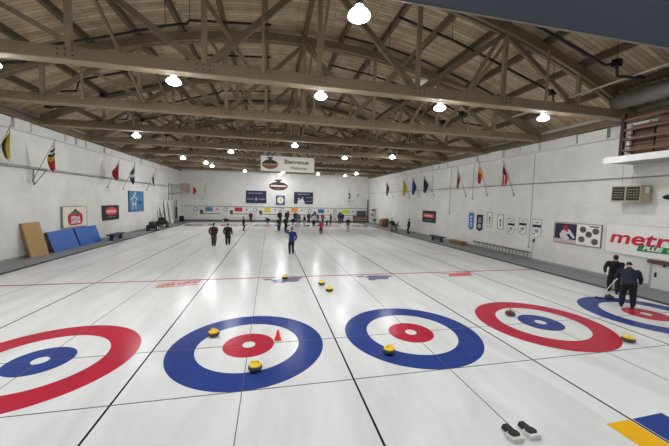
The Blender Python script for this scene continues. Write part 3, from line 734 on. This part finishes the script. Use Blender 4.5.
def emblem(t, w, h, d, base=True):
    shapes('stone_shape', t, [disc(0, -.06 * h, w / 2, .36 * h, 36)], mat('emblem_black', (26, 24, 24), .5), d, .012)
    shapes('stone_handle', t, [rect(-.10 * w, .28 * h, .10 * w, .42 * h), [(-.2 * w, .38 * h), (.2 * w, .38 * h), (.16 * w, .5 * h), (-.16 * w, .5 * h)]], mat('emblem_dark', (54, 40, 36), .5), d, .012)
    shapes('emblem_band', t, [[(-.46 * w, -.14 * h), (.46 * w, -.14 * h), (.46 * w, .0 * h), (-.46 * w, .0 * h)]], mat('emblem_band', (168, 96, 92), .5), d, .02)
    if base: shapes('emblem_base', t, [disc(0, -.24 * h, .40 * w, .15 * h, 24)], mat('emblem_brown', (104, 74, 54), .5), d, .016)
t = thing('emblem_sign', 'dark oval curling stone emblem with a red band on the far wall', 'emblem', (1.75, YF - .014, 5.9))
emblem(t, 3.0, 1.9, .0, False)
shapes('lettering', t, bars(rg, -1.2, 1.2, -.05, .2, 9), mat('emblem_text', (226, 214, 206), .5), .02, .006)
shapes('lower_rim', t, [disc(0, -.55, .5, .05, 16)], mat('emblem_gold', (150, 118, 72), .5), .012, .006)
t = farsign('wall_clock', 'square blue wall clock with a cream dial below the oval emblem', 'clock', 2.1, 3.52, 1.45, 1.55, mat('clock_blue', (48, 76, 118), .5), None, .08)
shapes('dial', t, [disc(0, 0, .52, .56, 28)], mat('dial_cream', (226, 218, 186), .5), .08, .01)
shapes('hands', t, [rect(-.03, 0, .03, .4), [(0, -.03), (.22, -.14), (.24, -.08), (0, .03)]], M_black, .09, .008)
# club scoreboards along the far wall, one per sheet
SQ = [('blue', (70, 130, 168), -8.84, 1.88, 1.05), ('red', (176, 30, 50), -4.44, 1.9, 1.15), ('yellow', (216, 184, 40), .06, 1.9, 1.0), ('orange', (236, 142, 44), 4.41, 1.95, 1.1), ('teal blue', (30, 104, 152), 8.86, 1.84, 1.05), ('lime green', (176, 208, 30), 13.21, 1.86, 1.25)]
for i, (cn, c, x, z, w) in enumerate(SQ):
    t = farsign('sheet_sign', '%s square sign on the far wall above a white scoreboard' % cn, 'sign', x, z, w, .62, mat('sheet_' + cn, c, .5), None, .07, 'coloured sheet signs'); 
    s = thing('curling_scoreboard', 'white scoreboard strip with a dark shelf below the %s square sign' % cn, 'scoreboard', (x + .1, YF, 1.26), 0, 'far wall scoreboards')
    MB().box((-1.75, -.05, -.55), (1.45, 0, .2)).build('board', M_white, s)
    MB().box((-1.0, -.12, -.10), (1.55, -.05, .0)).build('shelf', mat('shelf_dark', (58, 56, 66), .5), s)
    MB().box((-1.4, -.09, -.12), (-.95, -.05, .50)).build('score_panel', mat('panel_dark', (64, 56, 50), .5), s)
    MB().box((-1.4, -.10, -.3), (-.95, -.05, -.08)).build('score_numbers', mat('panel_yellow', (214, 190, 96), .5), s)
    r = thing('round_badge', 'round grey-blue badge on the far wall left of the %s square sign' % cn, 'badge', (x - 1.95, YF, z - .02), 0, 'far wall badges')
    MB().lathe([(.32, -.03), (.32, .03)], n=22, M=Matrix.Rotation(PI / 2, 3, 'X'), c=(0, -.04, 0)).build('badge_rim', mat('badge_blue', (110, 130, 140), .5), r)
    MB().lathe([(.2, -.01), (.2, .01)], n=22, M=Matrix.Rotation(PI / 2, 3, 'X'), c=(0, -.075, 0)).build('badge_face', M_white, r)
    r = thing('small_pennant', 'tiny triangular marker on the far wall right of the %s square sign' % cn, 'pennant', (x + 1.3, YF, z), 0, 'far wall markers')
    MB().prism([(-.2, .18), (.14, .02), (-.16, -.2)], -.03, -.01).build('cloth', mat('marker_%d' % (i % 2), [(176, 60, 56), (70, 90, 80)][i % 2], .6), r)

# welcome banner under the fourth truss
t = thing('welcome_banner', 'white welcome banner hanging below the fourth roof truss', 'banner', (1.95, 18.66, 6.63))
MB().box((-2.27, -.012, -.64), (2.27, .012, .64)).build('banner_cloth', mat('banner_white', (214, 208, 200), .7, var=.03), t)
e = thing('tmp', '', ''); emblem(e, 1.32, 1.1, 0)
for ch in list(e.children): ch.parent = t; ch.location = (-1.5, -.012, 0)
bpy.data.objects.remove(e)
text('lettering', 'Bienvenue', .50, mat('ink', (44, 38, 40), .6), t, (.72, -.016, .2), bold=.012, sx=1.0)
text('lettering', 'Welcome', .36, MATS['ink'], t, (.85, -.016, -.30), shear=.35, bold=.006)
for x in (-2.1, 2.1): MB().tube([(x, 0, .62), (x, 0, 1.03)], .008, 5).build('cord', M_metal, t)

# flags on angled poles
def flag(base, tip, cols, label, wall, length=1.5, wid=.55, stripes=None):
    t = thing('wall_flag', label, 'flag', base, 0, 'flags on wall poles')
    b = V(base); d = V(tip) - b
    MB().tube([(0, 0, 0), d], .016, 6).build('pole', mat('flag_pole', (120, 104, 84), .5), t)
    MB().ell(d, (.035, .035, .035), 8, 6).build('finial', mat('brass', (150, 120, 60), .4, .6), t)
    MB().box((-.05, -.05, -.09), (.05, .05, .07)).build('bracket', M_metal, t)
    # cloth: hangs from the top stretch of the pole in soft folds
    u = d.normalized(); n = 10; rows = 12; vs = []; fs = []; mi = []; top = d - u * .04
    hd = V((u.x, u.y, 0)); hd = hd.normalized() if hd.length > .01 else V((1, 0, 0)); sd = V((-hd.y, hd.x, 0))
    for i in range(rows + 1):
        v = i / rows; wv = wid * (.12 + .9 * math.sin(min(v * 1.5, 1) * PI / 2)) * (1 - .55 * max(0, v - .6) / .4)
        for j in range(n + 1):
            w = j / n
            att = top - u * (w * .75 * min(1, v * 2.2)) * (1 - v * .6)
            p = V((att.x, att.y, top.z - v * length * (1 - .28 * abs(w - .45)) - w * .22 * (1 - v)))
            p += sd * (math.sin(w * 9 + v * 2.5) * .07 * v) - hd * (w * wv * .55) * v + sd * ((w - .5) * wv * .5 * v)
            vs.append(p)
    for i in range(rows):
        for j in range(n):
            fs.append((i * (n + 1) + j, i * (n + 1) + j + 1, (i + 1) * (n + 1) + j + 1, (i + 1) * (n + 1) + j))
            mi.append(stripes(i / rows, j / n))
    me = bpy.data.meshes.new('cloth'); me.from_pydata(vs, [], fs)
    for c in cols: me.materials.append(cloth(c))
    me.polygons.foreach_set('material_index', mi); me.polygons.foreach_set('use_smooth', [True] * len(fs))
    o = bpy.data.objects.new('flag_cloth', me); COL.objects.link(o); o.parent = t
    so = o.modifiers.new('thick', 'SOLIDIFY'); so.thickness = .008
halfj = lambda v, w: int(w > .5)
flag((XL, 10.84, 5.23), (-12.2, 10.84, 6.95), [(196, 160, 44), (34, 62, 40)], 'green and gold flag at the left edge of the picture', 'l', 1.75, .8, halfj)
flag((XL, 13.27, 4.39), (-11.77, 13.27, 6.75), [(210, 208, 204), (30, 34, 66), (206, 160, 50), (168, 40, 40)], 'striped navy and white flag with red and yellow end on the left wall', 'l', 1.9, .75, lambda v, w: (int(v * 12) % 2) if v < .5 else (2 if v < .65 else 3))
flag((XL, 21.33, 4.32), (-12.02, 21.33, 6.62), [(170, 34, 44), (150, 28, 40)], 'plain red flag on the left wall', 'l', 1.75, 1.35, halfj)
flag((XL, 24.07, 4.3), (-11.93, 24.07, 6.67), [(28, 104, 66), (214, 214, 210), (36, 46, 92)], 'green flag with a blue end on the left wall', 'l', 2.0, .9, lambda v, w: 0 if v < .5 else (1 if v < .6 else 2))
flag((XL, 29.42, 4.34), (-11.99, 29.42, 6.68), [(206, 206, 206), (44, 52, 96)], 'white and blue flag farthest along the left wall', 'l', 2.0, .6, lambda v, w: int(v > .35 and w > .4))
flag((-9.89, YF, 3.34), (-10.85, 40.9, 5.5), [(170, 36, 44), (150, 40, 44)], 'red flag on the far wall beside the basketball frame', 'b', 1.4, .6, halfj)
flag((-9.8, YF, 3.34), (-9.03, 40.9, 5.86), [(206, 190, 190), (168, 60, 64)], 'white and red flag on the far wall left side', 'b', 1.7, .5, halfj)
flag((14.2, YF, 3.59), (13.34, 40.9, 5.83), [(40, 48, 92), (196, 198, 204)], 'navy and white flag on the far wall right side', 'b', 2.4, .8, lambda v, w: int(v * 7) % 2)
flag((14.35, YF, 3.59), (15.11, 40.9, 4.95), [(120, 124, 130), (60, 60, 66)], 'small furled grey flag on the far wall near the corner', 'b', .5, .3, halfj)
flag((XR, 31.71, 4.28), (16.26, 31.71, 6.65), [(96, 84, 90), (150, 60, 64)], 'dull maroon and grey flag farthest along the right wall', 'r', 2.2, .6, halfj)
flag((XR, 26.65, 4.24), (16.37, 26.65, 6.66), [(206, 180, 50), (176, 150, 40)], 'plain yellow flag on the right wall', 'r', 2.3, .75, halfj)
flag((XR, 24.06, 4.32), (16.31, 24.06, 6.6), [(42, 48, 120), (34, 40, 100)], 'royal blue flag on the right wall between yellow and dark flags', 'r', 2.1, .75, halfj)
flag((XR, 21.0, 4.45), (16.03, 21.0, 6.44), [(28, 40, 52), (34, 34, 44)], 'near black flag on the right wall beside the royal blue one', 'r', 1.8, .7, halfj)
flag((XR, 15.82, 4.3), (16.34, 15.82, 6.78), [(168, 150, 148), (160, 66, 66)], 'narrow faded pink flag on the right wall', 'r', 1.85, .35, lambda v, w: int(v > .45))
flag((XR, 13.18, 4.35), (16.38, 13.18, 6.92), [(216, 184, 44), (168, 34, 40)], 'yellow flag with a red lower end on the right wall', 'r', 1.7, .65, lambda v, w: int(v > .45 and w < .6))
flag((XR, 10.53, 4.31), (16.26, 10.53, 6.62), [(36, 32, 66), (176, 40, 50), (206, 196, 196)], 'navy, red and white flag nearest the gallery on the right wall', 'r', 1.75, .75, lambda v, w: 0 if v < .45 and w < .6 else (1 if int(w * 6) % 2 else 2))

# ================================================================== GALLERY ON THE RIGHT
t = thing('timber_gallery', 'white edged wooden storage gallery high on the right wall', 'gallery', (15.5, 3.58, 5.58))
MB().box((.06, -6.5, .04), (1.8, 0, .22)).build('deck', mat('deck_paint', (176, 176, 172), .6), t)
MB().box((0, -6.5, 0), (.08, 0, .27)).build('fascia', M_white, t)
gw = mat('gallery_wood', (98, 66, 42), .6, var=.2); gd = mat('gallery_dark', (50, 34, 26), .7)
MB().box((.02, -.68, .22), (.16, -.55, 2.1)).build('post', gd, t)
for y in (-2.2, -3.8): MB().box((.05, y - .12, .22), (.16, y, 1.75)).build('post', gw, t)
for z in (.44, .92, 1.32, 1.74): MB().box((.02, -6.4, z), (.08, -.6, z + .09)).build('rail', gw, t)
GB = 'crates stacked in the gallery'
cr = mat('crate_brown', (108, 74, 48), .7, var=.25); cr2 = mat('crate_dark', (70, 48, 34), .7, var=.2)
q = 0
for x, y, z, w, h, m, lb in ((15.88, 2.5, 5.80, .95, .62, cr, 'brown crate on the gallery floor nearest the post'), (15.85, 1.55, 5.80, .82, .62, cr, 'brown crate on the gallery floor beside the first crate'),
                      (15.85, .65, 5.80, .8, .62, cr2, 'dark crate on the gallery floor at the picture edge'), (15.88, 2.5, 6.42, .95, .74, cr2, 'dark crate stacked on the crate nearest the gallery post'),
                      (15.85, 1.55, 6.42, .82, .8, cr, 'brown crate on top of the second gallery crate'), (15.85, .65, 6.42, .8, .8, cr, 'brown crate stacked on the dark crate at the picture edge'),
                      (15.85, 1.5, 7.22, .8, .4, cr, 'small brown box on the topmost row of gallery crates')):
    o = thing('crate', lb, 'crate', (x, y, z), 0, GB)
    MB().box((0, -w / 2, 0), (.8, w / 2, h)).build('crate_body', m, o, bevel=.02)
    MB().box((-.02, -w / 2, h * .75), (0, w / 2, h * .85)).build('batten', gd, o)
o = thing('ventilation_duct', 'dark grey round duct hung under the roof above the gallery', 'duct', (15.35, -1.4, 8.2))
MB().tube([(0, 0, 0), (0, 4.3, 0), (0, 4.7, -.05)], [.34, .34, .2], 20).build('duct_shell', mat('duct_grey', (118, 114, 108), .6, .1), o, True)
for y in (.8, 2.2, 3.6): MB().tube([(-.37, y, 0), (-.33, y, .2), (0, y, .38), (.33, y, .2), (.37, y, 0)], .02, 6).build('duct_strap', M_metal, o)
trim(13, MB().tube([(13.2, -1.4, 8.32), (13.2, 6.6, 8.32)], .035, 8), mat('pale_pipe', (190, 186, 176), .4))
o = thing('bundle', 'pale folded bundles stacked beside the gallery post', 'bundle', (15.68, 2.86, 5.80))
for i in range(6): MB().box((0, -.12, i * .24), (.16, .14, i * .24 + .2)).build('fold', mat('pale_cloth_%d' % (i % 2), [(196, 178, 172), (176, 176, 178)][i % 2], .8), o, bevel=.03)

# ================================================================== LEFT SIDE PROPS
def leaning(name, label, cat, y0, y1, xb, h, lean, th, m, mside):
    t = thing(name, label, cat, (xb, (y0 + y1) / 2, .03)); a = math.asin(lean / h); w = y1 - y0
    R = Matrix.Rotation(-a, 4, 'Y')
    MB().box((-th, -w / 2, .0), (0, w / 2, h), 0, R).build('panel', m, t, bevel=.015)
    MB().box((-th + .01, -w / 2 - .012, .03), (-.02, -w / 2, h - .03), 0, R).build('side_edge', mside, t)
    return t
leaning('foam_board', 'tan board leaning on the left wall beside the blue mats', 'board', 12.1, 13.4, -12.42, 1.98, .40, .12, mat('tan_board', (172, 138, 92), .8, var=.12, scale=8), mat('tan_edge', (140, 110, 74), .8))
mb_ = mat('mat_blue', (24, 88, 172), .5, var=.08)
leaning('gym_mat', 'blue gym mat leaning on the left wall next to the tan board', 'mat', 13.85, 16.3, -12.38, 1.32, .40, .14, mb_, mat('mat_edge', (84, 60, 46), .8))
leaning('gym_mat', 'blue gym mat leaning on the left wall, the farther of two', 'mat', 16.5, 19.1, -12.42, 1.32, .38, .14, mb_, mat('mat_edge2', (24, 50, 110), .8))
def bench(label, loc, rz, L, m):
    t = thing('bench', label, 'bench', loc, rz, 'blue benches')
    for x in (-.14, .14): MB().box((x - .12, -L / 2, .40), (x + .12, L / 2, .50)).build('seat_board', m, t)
    for y in (-L / 2 + .25, L / 2 - .25):
        MB().box((-.16, y - .06, 0), (.16, y + .06, .06)).build('foot', M_black, t); MB().box((-.12, y - .035, .06), (.12, y + .035, .40)).build('leg', m, t)
    MB().box((-.03, -L / 2 + .25, .2), (.03, L / 2 - .25, .3)).build('stretcher', m, t)
    return t
nb = mat('bench_blue', (22, 40, 66), .5)
bench('dark blue bench on the left walkway under the black and red sign', (-11.85, 20.05, .03), 0, 1.95, nb)
bench('dark blue bench on the right walkway under the black and red sign', (15.95, 17.85, .03), 0, 1.95, nb)
# ice carts
def cart(label, loc, rz, s, hub, bars_):
    t = thing('ice_cart', label, 'cart', loc, rz, 'ice maintenance carts')
    dk = mat('cart_body', (30, 26, 28), .5); rd = mat('cart_red', (40, 24, 24), .5)
    MB().box((-.45 * s, -.28 * s, .22 * s), (.35 * s, .28 * s, .48 * s)).build('chassis', dk, t, bevel=.03)
    MB().prism([(-.4 * s, .48 * s), (.1 * s, .48 * s), (.02 * s, .74 * s), (-.3 * s, .70 * s)], -.2 * s, .2 * s).build('engine_cover', rd, t, bevel=.03)
    for x in (-.2 * s, .42 * s):
        for y in (-.33 * s, .33 * s):
            r = (.24 if x < 0 else .17) * s
            w = MB().lathe([(r * .6, -.06 * s), (r, -.05 * s), (r, .05 * s), (r * .6, .06 * s)], (x, y, r), 18, M=Matrix.Rotation(PI / 2, 3, 'X')).build('wheel', M_black, t, True)
            MB().lathe([(r * .58, -.065 * s), (r * .58, .065 * s)], (x, y, r), 14, M=Matrix.Rotation(PI / 2, 3, 'X')).build('hub', hub, w)
    if bars_:
        for y in (-.2, .2): MB().tube([(-.35 * s, y * s, .45 * s), (-.55 * s, y * s, 1.0 * s), (-.75 * s, y * s, 1.25 * s)], .03, 8).build('handlebar', dk, t)
        MB().tube([(.1, 0, .6 * s), (.1, 0, 1.15 * s)], .035, 8).build('lever', dk, t)
    else: MB().box((.3 * s, -.4 * s, .1 * s), (.6 * s, .4 * s, .2 * s)).build('blade', M_metal, t)
cart('small dark cart with white wheel hubs on the left walkway', (-11.65, 27.2, .03), 1.75, 1.3, M_white, False)
cart('taller dark cart with upright handles and yellow hubs on the left walkway', (-12.0, 31.2, .03), 1.75, 1.6, mat('hub_yellow', (150, 118, 62), .5), True)
# folded basketball frame in the far left corner
t = thing('basketball_frame', 'grey folding basketball frame high on the left wall near the far corner', 'basketball hoop', (XL, 37.3, 4.6))
fr = MB()
for y in (-.7, .7):
    fr.tube([(.05, y, -1.4), (.05, y, .9)], .04, 8); fr.tube([(.05, y, .7), (2.0, y * .5, .7)], .035, 8); fr.tube([(.05, y, -.6), (2.0, y * .5, -.2)], .035, 8); fr.tube([(.05, y, -.6), (1.1, y * .6, .7)], .03, 8); fr.tube([(.9, y * .7, -.35), (.9, y * .7, .7)], .03, 8)
for z in (-1.2, .7): fr.tube([(.05, -.7, z), (.05, .7, z)], .035, 8)
fr.build('pipe_frame', M_metal, t)
MB().box((1.5, -.75, -.15), (2.75, -.69, .95)).build('backboard', mat('backboard', (150, 128, 118), .6, var=.2, scale=3), t)
rm = MB(); pts = [(2.5 + .22 * math.cos(a), -.98 + .22 * math.sin(a), -.05) for a in [i * PI / 8 for i in range(17)]]
rm.tube(pts, .02, 6); rm.build('rim', M_red, t)
nt = MB()
for i in range(10):
    a = i * PI / 5; nt.tube([(2.5 + .22 * math.cos(a), -.98 + .22 * math.sin(a), -.05), (2.5 + .12 * math.cos(a + .3), -.98 + .12 * math.sin(a + .3), -.5)], .01, 5)
nt.build('net', mat('net_red', (160, 70, 70), .7), t)
for i, (y, h, w, lb) in enumerate(((33.6, 2.3, .8, 'white panel leaning on the left wall nearest the carts'), (35.0, 3.1, .9, 'tall white panel leaning on the left wall in the middle'), (36.6, 2.9, 1.0, 'white panel leaning on the left wall nearest the far corner'))):
    o = leaning('white_panel', lb, 'panel', y - w / 2, y + w / 2, -12.5, h, .35, .05, M_white, M_metal); o['group'] = 'white panels in the far left corner'
t = thing('storage_bin', 'dark bin standing on the far left corner of the walkway', 'bin', (-12.4, 40.6, .03))
MB().lathe([(.28, 0), (.34, .75)], n=18).build('bin_body', M_dark, t); MB().lathe([(.36, .75), (.36, .8), (.1, .86)], n=18).build('lid', M_black, t)
t = thing('tool_rack', 'dark pole rack with hanging tools in the far left corner', 'rack', (-12.78, 39.2, .03))
for y in (-.5, .3): MB().box((0, y - .04, 0), (.08, y + .04, 3.2)).build('upright', mat('rack_grey', (84, 84, 88), .6), t)
MB().box((0, -.6, 2.2), (.1, .4, 2.28)).build('crossbar', M_metal, t)
for y in (-.3, 0, .2): MB().tube([(.1, y, .6), (.1, y, 2.2)], .04, 6).build('tool', M_dark, t)
t = thing('duffel_bag', 'black duffel bag with a pale patch on the far walkway under the red square', 'bag', (-6.3, 41.2, .03))
MB().ell((0, 0, .22), (.55, .25, .22), 18, 10, fn=lambda p: V((p.x, p.y, max(p.z, -.22)))).build('bag_body', M_black, t, True)
MB().tube([(-.25, -.1, .38), (-.1, -.1, .6), (.15, -.1, .6), (.25, -.1, .38)], .02, 6).build('strap', M_black, t); MB().box((-.42, -.25, .08), (-.2, -.2, .26)).build('patch', M_white, t)
# bracket shelf on left wall
t = thing('shelf_bracket', 'small triangular bracket under the conduit on the left wall', 'bracket', (XL, 13.3, 5.0))
MB().bar((.03, 0, -.9), (.03, 0, 0), .05, .05).build('upright', M_metal, t); MB().bar((.03, 0, 0), (.7, 0, 0), .05, .05).build('arm', M_metal, t); MB().bar((.05, 0, -.85), (.66, 0, -.03), .04, .04).build('strut', M_metal, t)

# ================================================================== RIGHT SIDE PROPS
t = thing('wooden_chest', 'low brown wooden chest on the right walkway beside the blue bench', 'chest', (16.75, 15.85, .03))
MB().box((-.28, -.86, 0), (.28, .86, .26)).build('chest_body', mat('chest_wood', (128, 98, 66), .7), t, bevel=.02); MB().box((-.31, -.9, .26), (.31, .9, .32)).build('lid', mat('chest_lid', (146, 116, 82), .7), t, bevel=.01)
t = thing('ladder', 'long aluminium ladder lying on its edge along the foot of the right wall', 'ladder', (XR - .18, 11.5, .03))
al = mat('aluminium', (150, 150, 148), .4, .6)
for z, n_ in ((.05, 'rail'), (.50, 'rail')): MB().box((-.04, -2.75, z - .04), (.04, 2.75, z + .04)).build(n_, mat('ladder_dark', (112, 112, 110), .4, .5) if z > .3 else al, t)
for i in range(18): MB().tube([(0, -2.6 + i * .306, .05), (0, -2.6 + i * .306, .5)], .028, 8).build('rung', al, t)
t = thing('leaning_pole', 'thin dark stick leaning on the right wall between ladder and poster', 'pole', (XR - .14, 8.6, .03))
MB().tube([(-.1, 0, 0), (.08, 0, 1.35)], .015, 6).build('shaft', M_metal, t); MB().box((.02, -.04, 1.2), (.10, .04, 1.4)).build('grip', M_dark, t)
t = thing('cardboard_stack', 'brown stack of boards on the far right walkway beside the crouching person', 'boards', (16.5, 33.4, .03))
for i in range(3): MB().box((-.4 + i * .26, -.7, 0), (-.2 + i * .26, .7, 1.0 + .15 * i), 0, Matrix.Rotation(.25, 4, 'Y')).build('board', mat('card_%d' % i, [(126, 88, 56), (146, 108, 72), (110, 74, 48)][i], .8), t)
t = thing('shelf_unit', 'brown shelf unit with a dark glass top in the far right corner', 'cabinet', (15.7, 41.3, .03))
MB().box((-.75, -.35, 0), (.75, .35, 1.1)).build('cabinet_body', mat('cabinet_wood', (92, 66, 52), .6), t); MB().box((-.75, -.3, 1.1), (.75, .3, 2.0)).build('glass_case', mat('case_dark', (62, 68, 78), .15), t)
for z in (.35, .7): MB().box((-.78, -.40, z), (.78, -.35, z + .05)).build('shelf', M_cream, t)
t = thing('shelf_rack', 'pale storage rack against the right wall near the far corner', 'rack', (16.85, 38.4, .03))
for y in (-.9, .9):
    for x in (-.2, .2): MB().box((x - .03, y - .03, 0), (x + .03, y + .03, 2.6)).build('upright', M_white, t)
for z in (.4, 1.2, 2.0, 2.5): MB().box((-.25, -.95, z), (.25, .95, z + .05)).build('shelf', M_cream, t)
for y, z, m in ((-.5, .45, M_dark), (.3, 1.25, M_metal), (-.2, 2.05, M_dark)): MB().box((-.2, y - .25, z), (.2, y + .25, z + .4)).build('box', m, t)

# ================================================================== CURLING GEAR ON THE ICE
gran = mat('granite', (74, 70, 68), .35, var=.35, scale=60); gband = mat('granite_band', (60, 58, 58), .7, var=.3, scale=80)
def stone(label, x, y, rz, hm, gm=gran, gb=gband):
    t = thing('curling_stone', label, 'curling stone', (x, y, .004), rz, 'curling stones')
    b = MB(); b.lathe([(.0, .0), (.062, .0), (.085, .008), (.120, .024), (.140, .046), (.146, .058)], n=32); b.lathe([(.146, .058), (.1475, .068), (.146, .078)], n=32, mi=1); b.lathe([(.146, .078), (.140, .100), (.124, .116), (.09, .124), (.0, .126)], n=32)
    b.build('granite_body', [gm, gb], t, True)
    c = MB(); c.lathe([(.0, .12), (.126, .118), (.128, .126), (.118, .138), (.07, .144), (.0, .146)], n=28); c.build('handle_cap', hm, t, True)
    h = MB(); h.tube([(-.072, 0, .138), (-.068, 0, .172), (-.04, 0, .192), (.02, 0, .196), (.095, 0, .190)], [.021, .021, .02, .019, .016], 10); h.build('handle', hm, t, True)
yel = mat('stone_yellow', (240, 204, 22), .4, var=.06); dk = mat('stone_dark', (44, 40, 44), .4); rdh = mat('stone_red', (120, 34, 40), .4)
stone('yellow handled stone on the upper left blue ring of the middle-left house', -.92, .62, -.5, yel)
stone('yellow handled stone at the lower edge of the middle-left blue ring', .21, -1.16, 3.3, yel)
stone('yellow handled stone on the lower left of the middle-right blue ring', 3.28, -.98, .1, yel)
stone('yellow handled stone outside the red ring at far right', 9.9, -1.5, .4, yel)
stone('yellow handled stone sitting on the hog line', 1.16, 6.05, .3, yel)
stone('yellow handled stone beyond two, just short of the hog line', 2.65, 4.9, .2, yel)
stone('yellow handled stone nearer of the pair in front of the hog line', 2.81, 3.98, .2, yel)
stone('dark handled stone at the left edge of the blue inner ring in the red house', 8.14, .62, 1.0, rdh)
stone('grey stone by the sweeping broom in the right-hand house', 13.52, 1.5, .5, dk)
t = thing('traffic_cone', 'small orange cone standing in the middle-left house', 'cone', (.71, .16, .004))
og = mat('cone_orange', (236, 58, 24), .5, var=.05)
MB().lathe([(.082, .018), (.074, .03), (.024, .245), (.02, .25), (.0, .251)], n=24).build('cone_body', og, t, True); MB().box((-.085, -.085, 0), (.085, .085, .018)).build('base', og, t, bevel=.006)
def hack(label, x, y):
    t = thing('hack', label, 'hack', (x, y, .004), 0, 'foot hacks')
    MB().box((-.10, -.145, 0), (.10, .02, .07)).build('block', mat('hack_white', (206, 206, 202), .5), t, bevel=.012)
    out = [(-.04, .15), (.045, .15), (.05, .08), (.055, .03), (.088, -.01), (.09, -.06), (.06, -.10), (-.06, -.10), (-.09, -.06), (-.088, -.01), (-.052, .03), (-.045, .08)]
    mb = MB(); mb.prism(out, .066, .084, 'xy'); mb.build('foot_rubber', M_black, t, bevel=.006)
    MB().prism([(.03, .07), (.15, .07), (.17, .006), (.17, .0), (.03, .0)], -.042, .046, 'yz').build('ramp', M_black, t)
hack('black rubber foot hack on a white block, left of the pair', 4.19, -3.68)
hack('black rubber foot hack on a white block, right of the pair', 4.50, -3.68)
t = thing('ice_plate', 'small white plate on the ice at the bottom edge below the hacks', 'plate', (4.36, -4.02, .004))
MB().box((-.11, -.10, 0), (.11, .05, .03)).build('plate_body', M_white, t, bevel=.01); MB().box((-.05, -.02, .03), (.05, .03, .035)).build('slot', M_metal, t)

# brooms
def broom(label, head, top, hc):
    h = V(head); t = thing('curling_broom', label, 'broom', head, 0, 'curling brooms'); d = V(top) - h; s = V((-d.y, d.x, 0)).normalized()
    ang = math.atan2(s.y, s.x); R = Matrix.Rotation(ang, 4, 'Z')
    MB().box((-.12, -.045, 0), (.12, .045, .045), 0, R).build('broom_head', hc, t, bevel=.012)
    MB().tube([(0, 0, .03), d], .016, 8).build('handle', mat('broom_handle', (206, 204, 200), .4), t)
    MB().tube([d * .86, d * 1.0], .019, 8).build('grip', M_white, t)
broom('broom with dark head and pale handle held by the sweeper in black', (13.19, 1.62, .006), (14.32, 1.74, .84), mat('broom_dark', (30, 32, 40), .7))
broom('broom trailing from the hand of the walker in black', (-2.14, 16.95, .006), (-2.30, 16.86, .86), M_metal)
broom('broom held by the leftmost player of the far group', (1.1, 26.4, .006), (1.35, 26.75, 1.0), M_dark)

# ================================================================== CAMERA, WORLD, VIEW
f, cx_, cy_, cz_, ya, pi_, ro = 296.462, .4933, -7.342, 3.580, .214332, .0736052, .0232989
cyw, syw, cp, sp_ = math.cos(ya), math.sin(ya), math.cos(pi_), math.sin(pi_)
F = V((syw * cp, cyw * cp, -sp_)); r_ = V((cyw, -syw, 0)); u_ = r_.cross(F)
c_, s_ = math.cos(ro), math.sin(ro)
R_ = c_ * r_ + s_ * u_; U_ = -s_ * r_ + c_ * u_
cam = bpy.data.cameras.new('camera'); co = bpy.data.objects.new('camera', cam); COL.objects.link(co)
cam.sensor_fit = 'HORIZONTAL'; cam.sensor_width = 36; cam.lens = f / 669 * 36; cam.clip_start = .05; cam.clip_end = 200
Mc = Matrix((R_, U_, -F)).transposed().to_4x4(); Mc.translation = (cx_, cy_, cz_); co.matrix_world = Mc
S.camera = co
w = bpy.data.worlds.new('world'); S.world = w; w.use_nodes = True
w.node_tree.nodes['Background'].inputs[0].default_value = (.6, .65, .7, 1); w.node_tree.nodes['Background'].inputs[1].default_value = .2
S.view_settings.view_transform = 'Standard'; S.view_settings.look = 'None'; S.view_settings.gamma = 1
S.view_settings.exposure = 1.36
S.cycles.use_denoising = True; S.cycles.max_bounces = 8; S.cycles.diffuse_bounces = 6
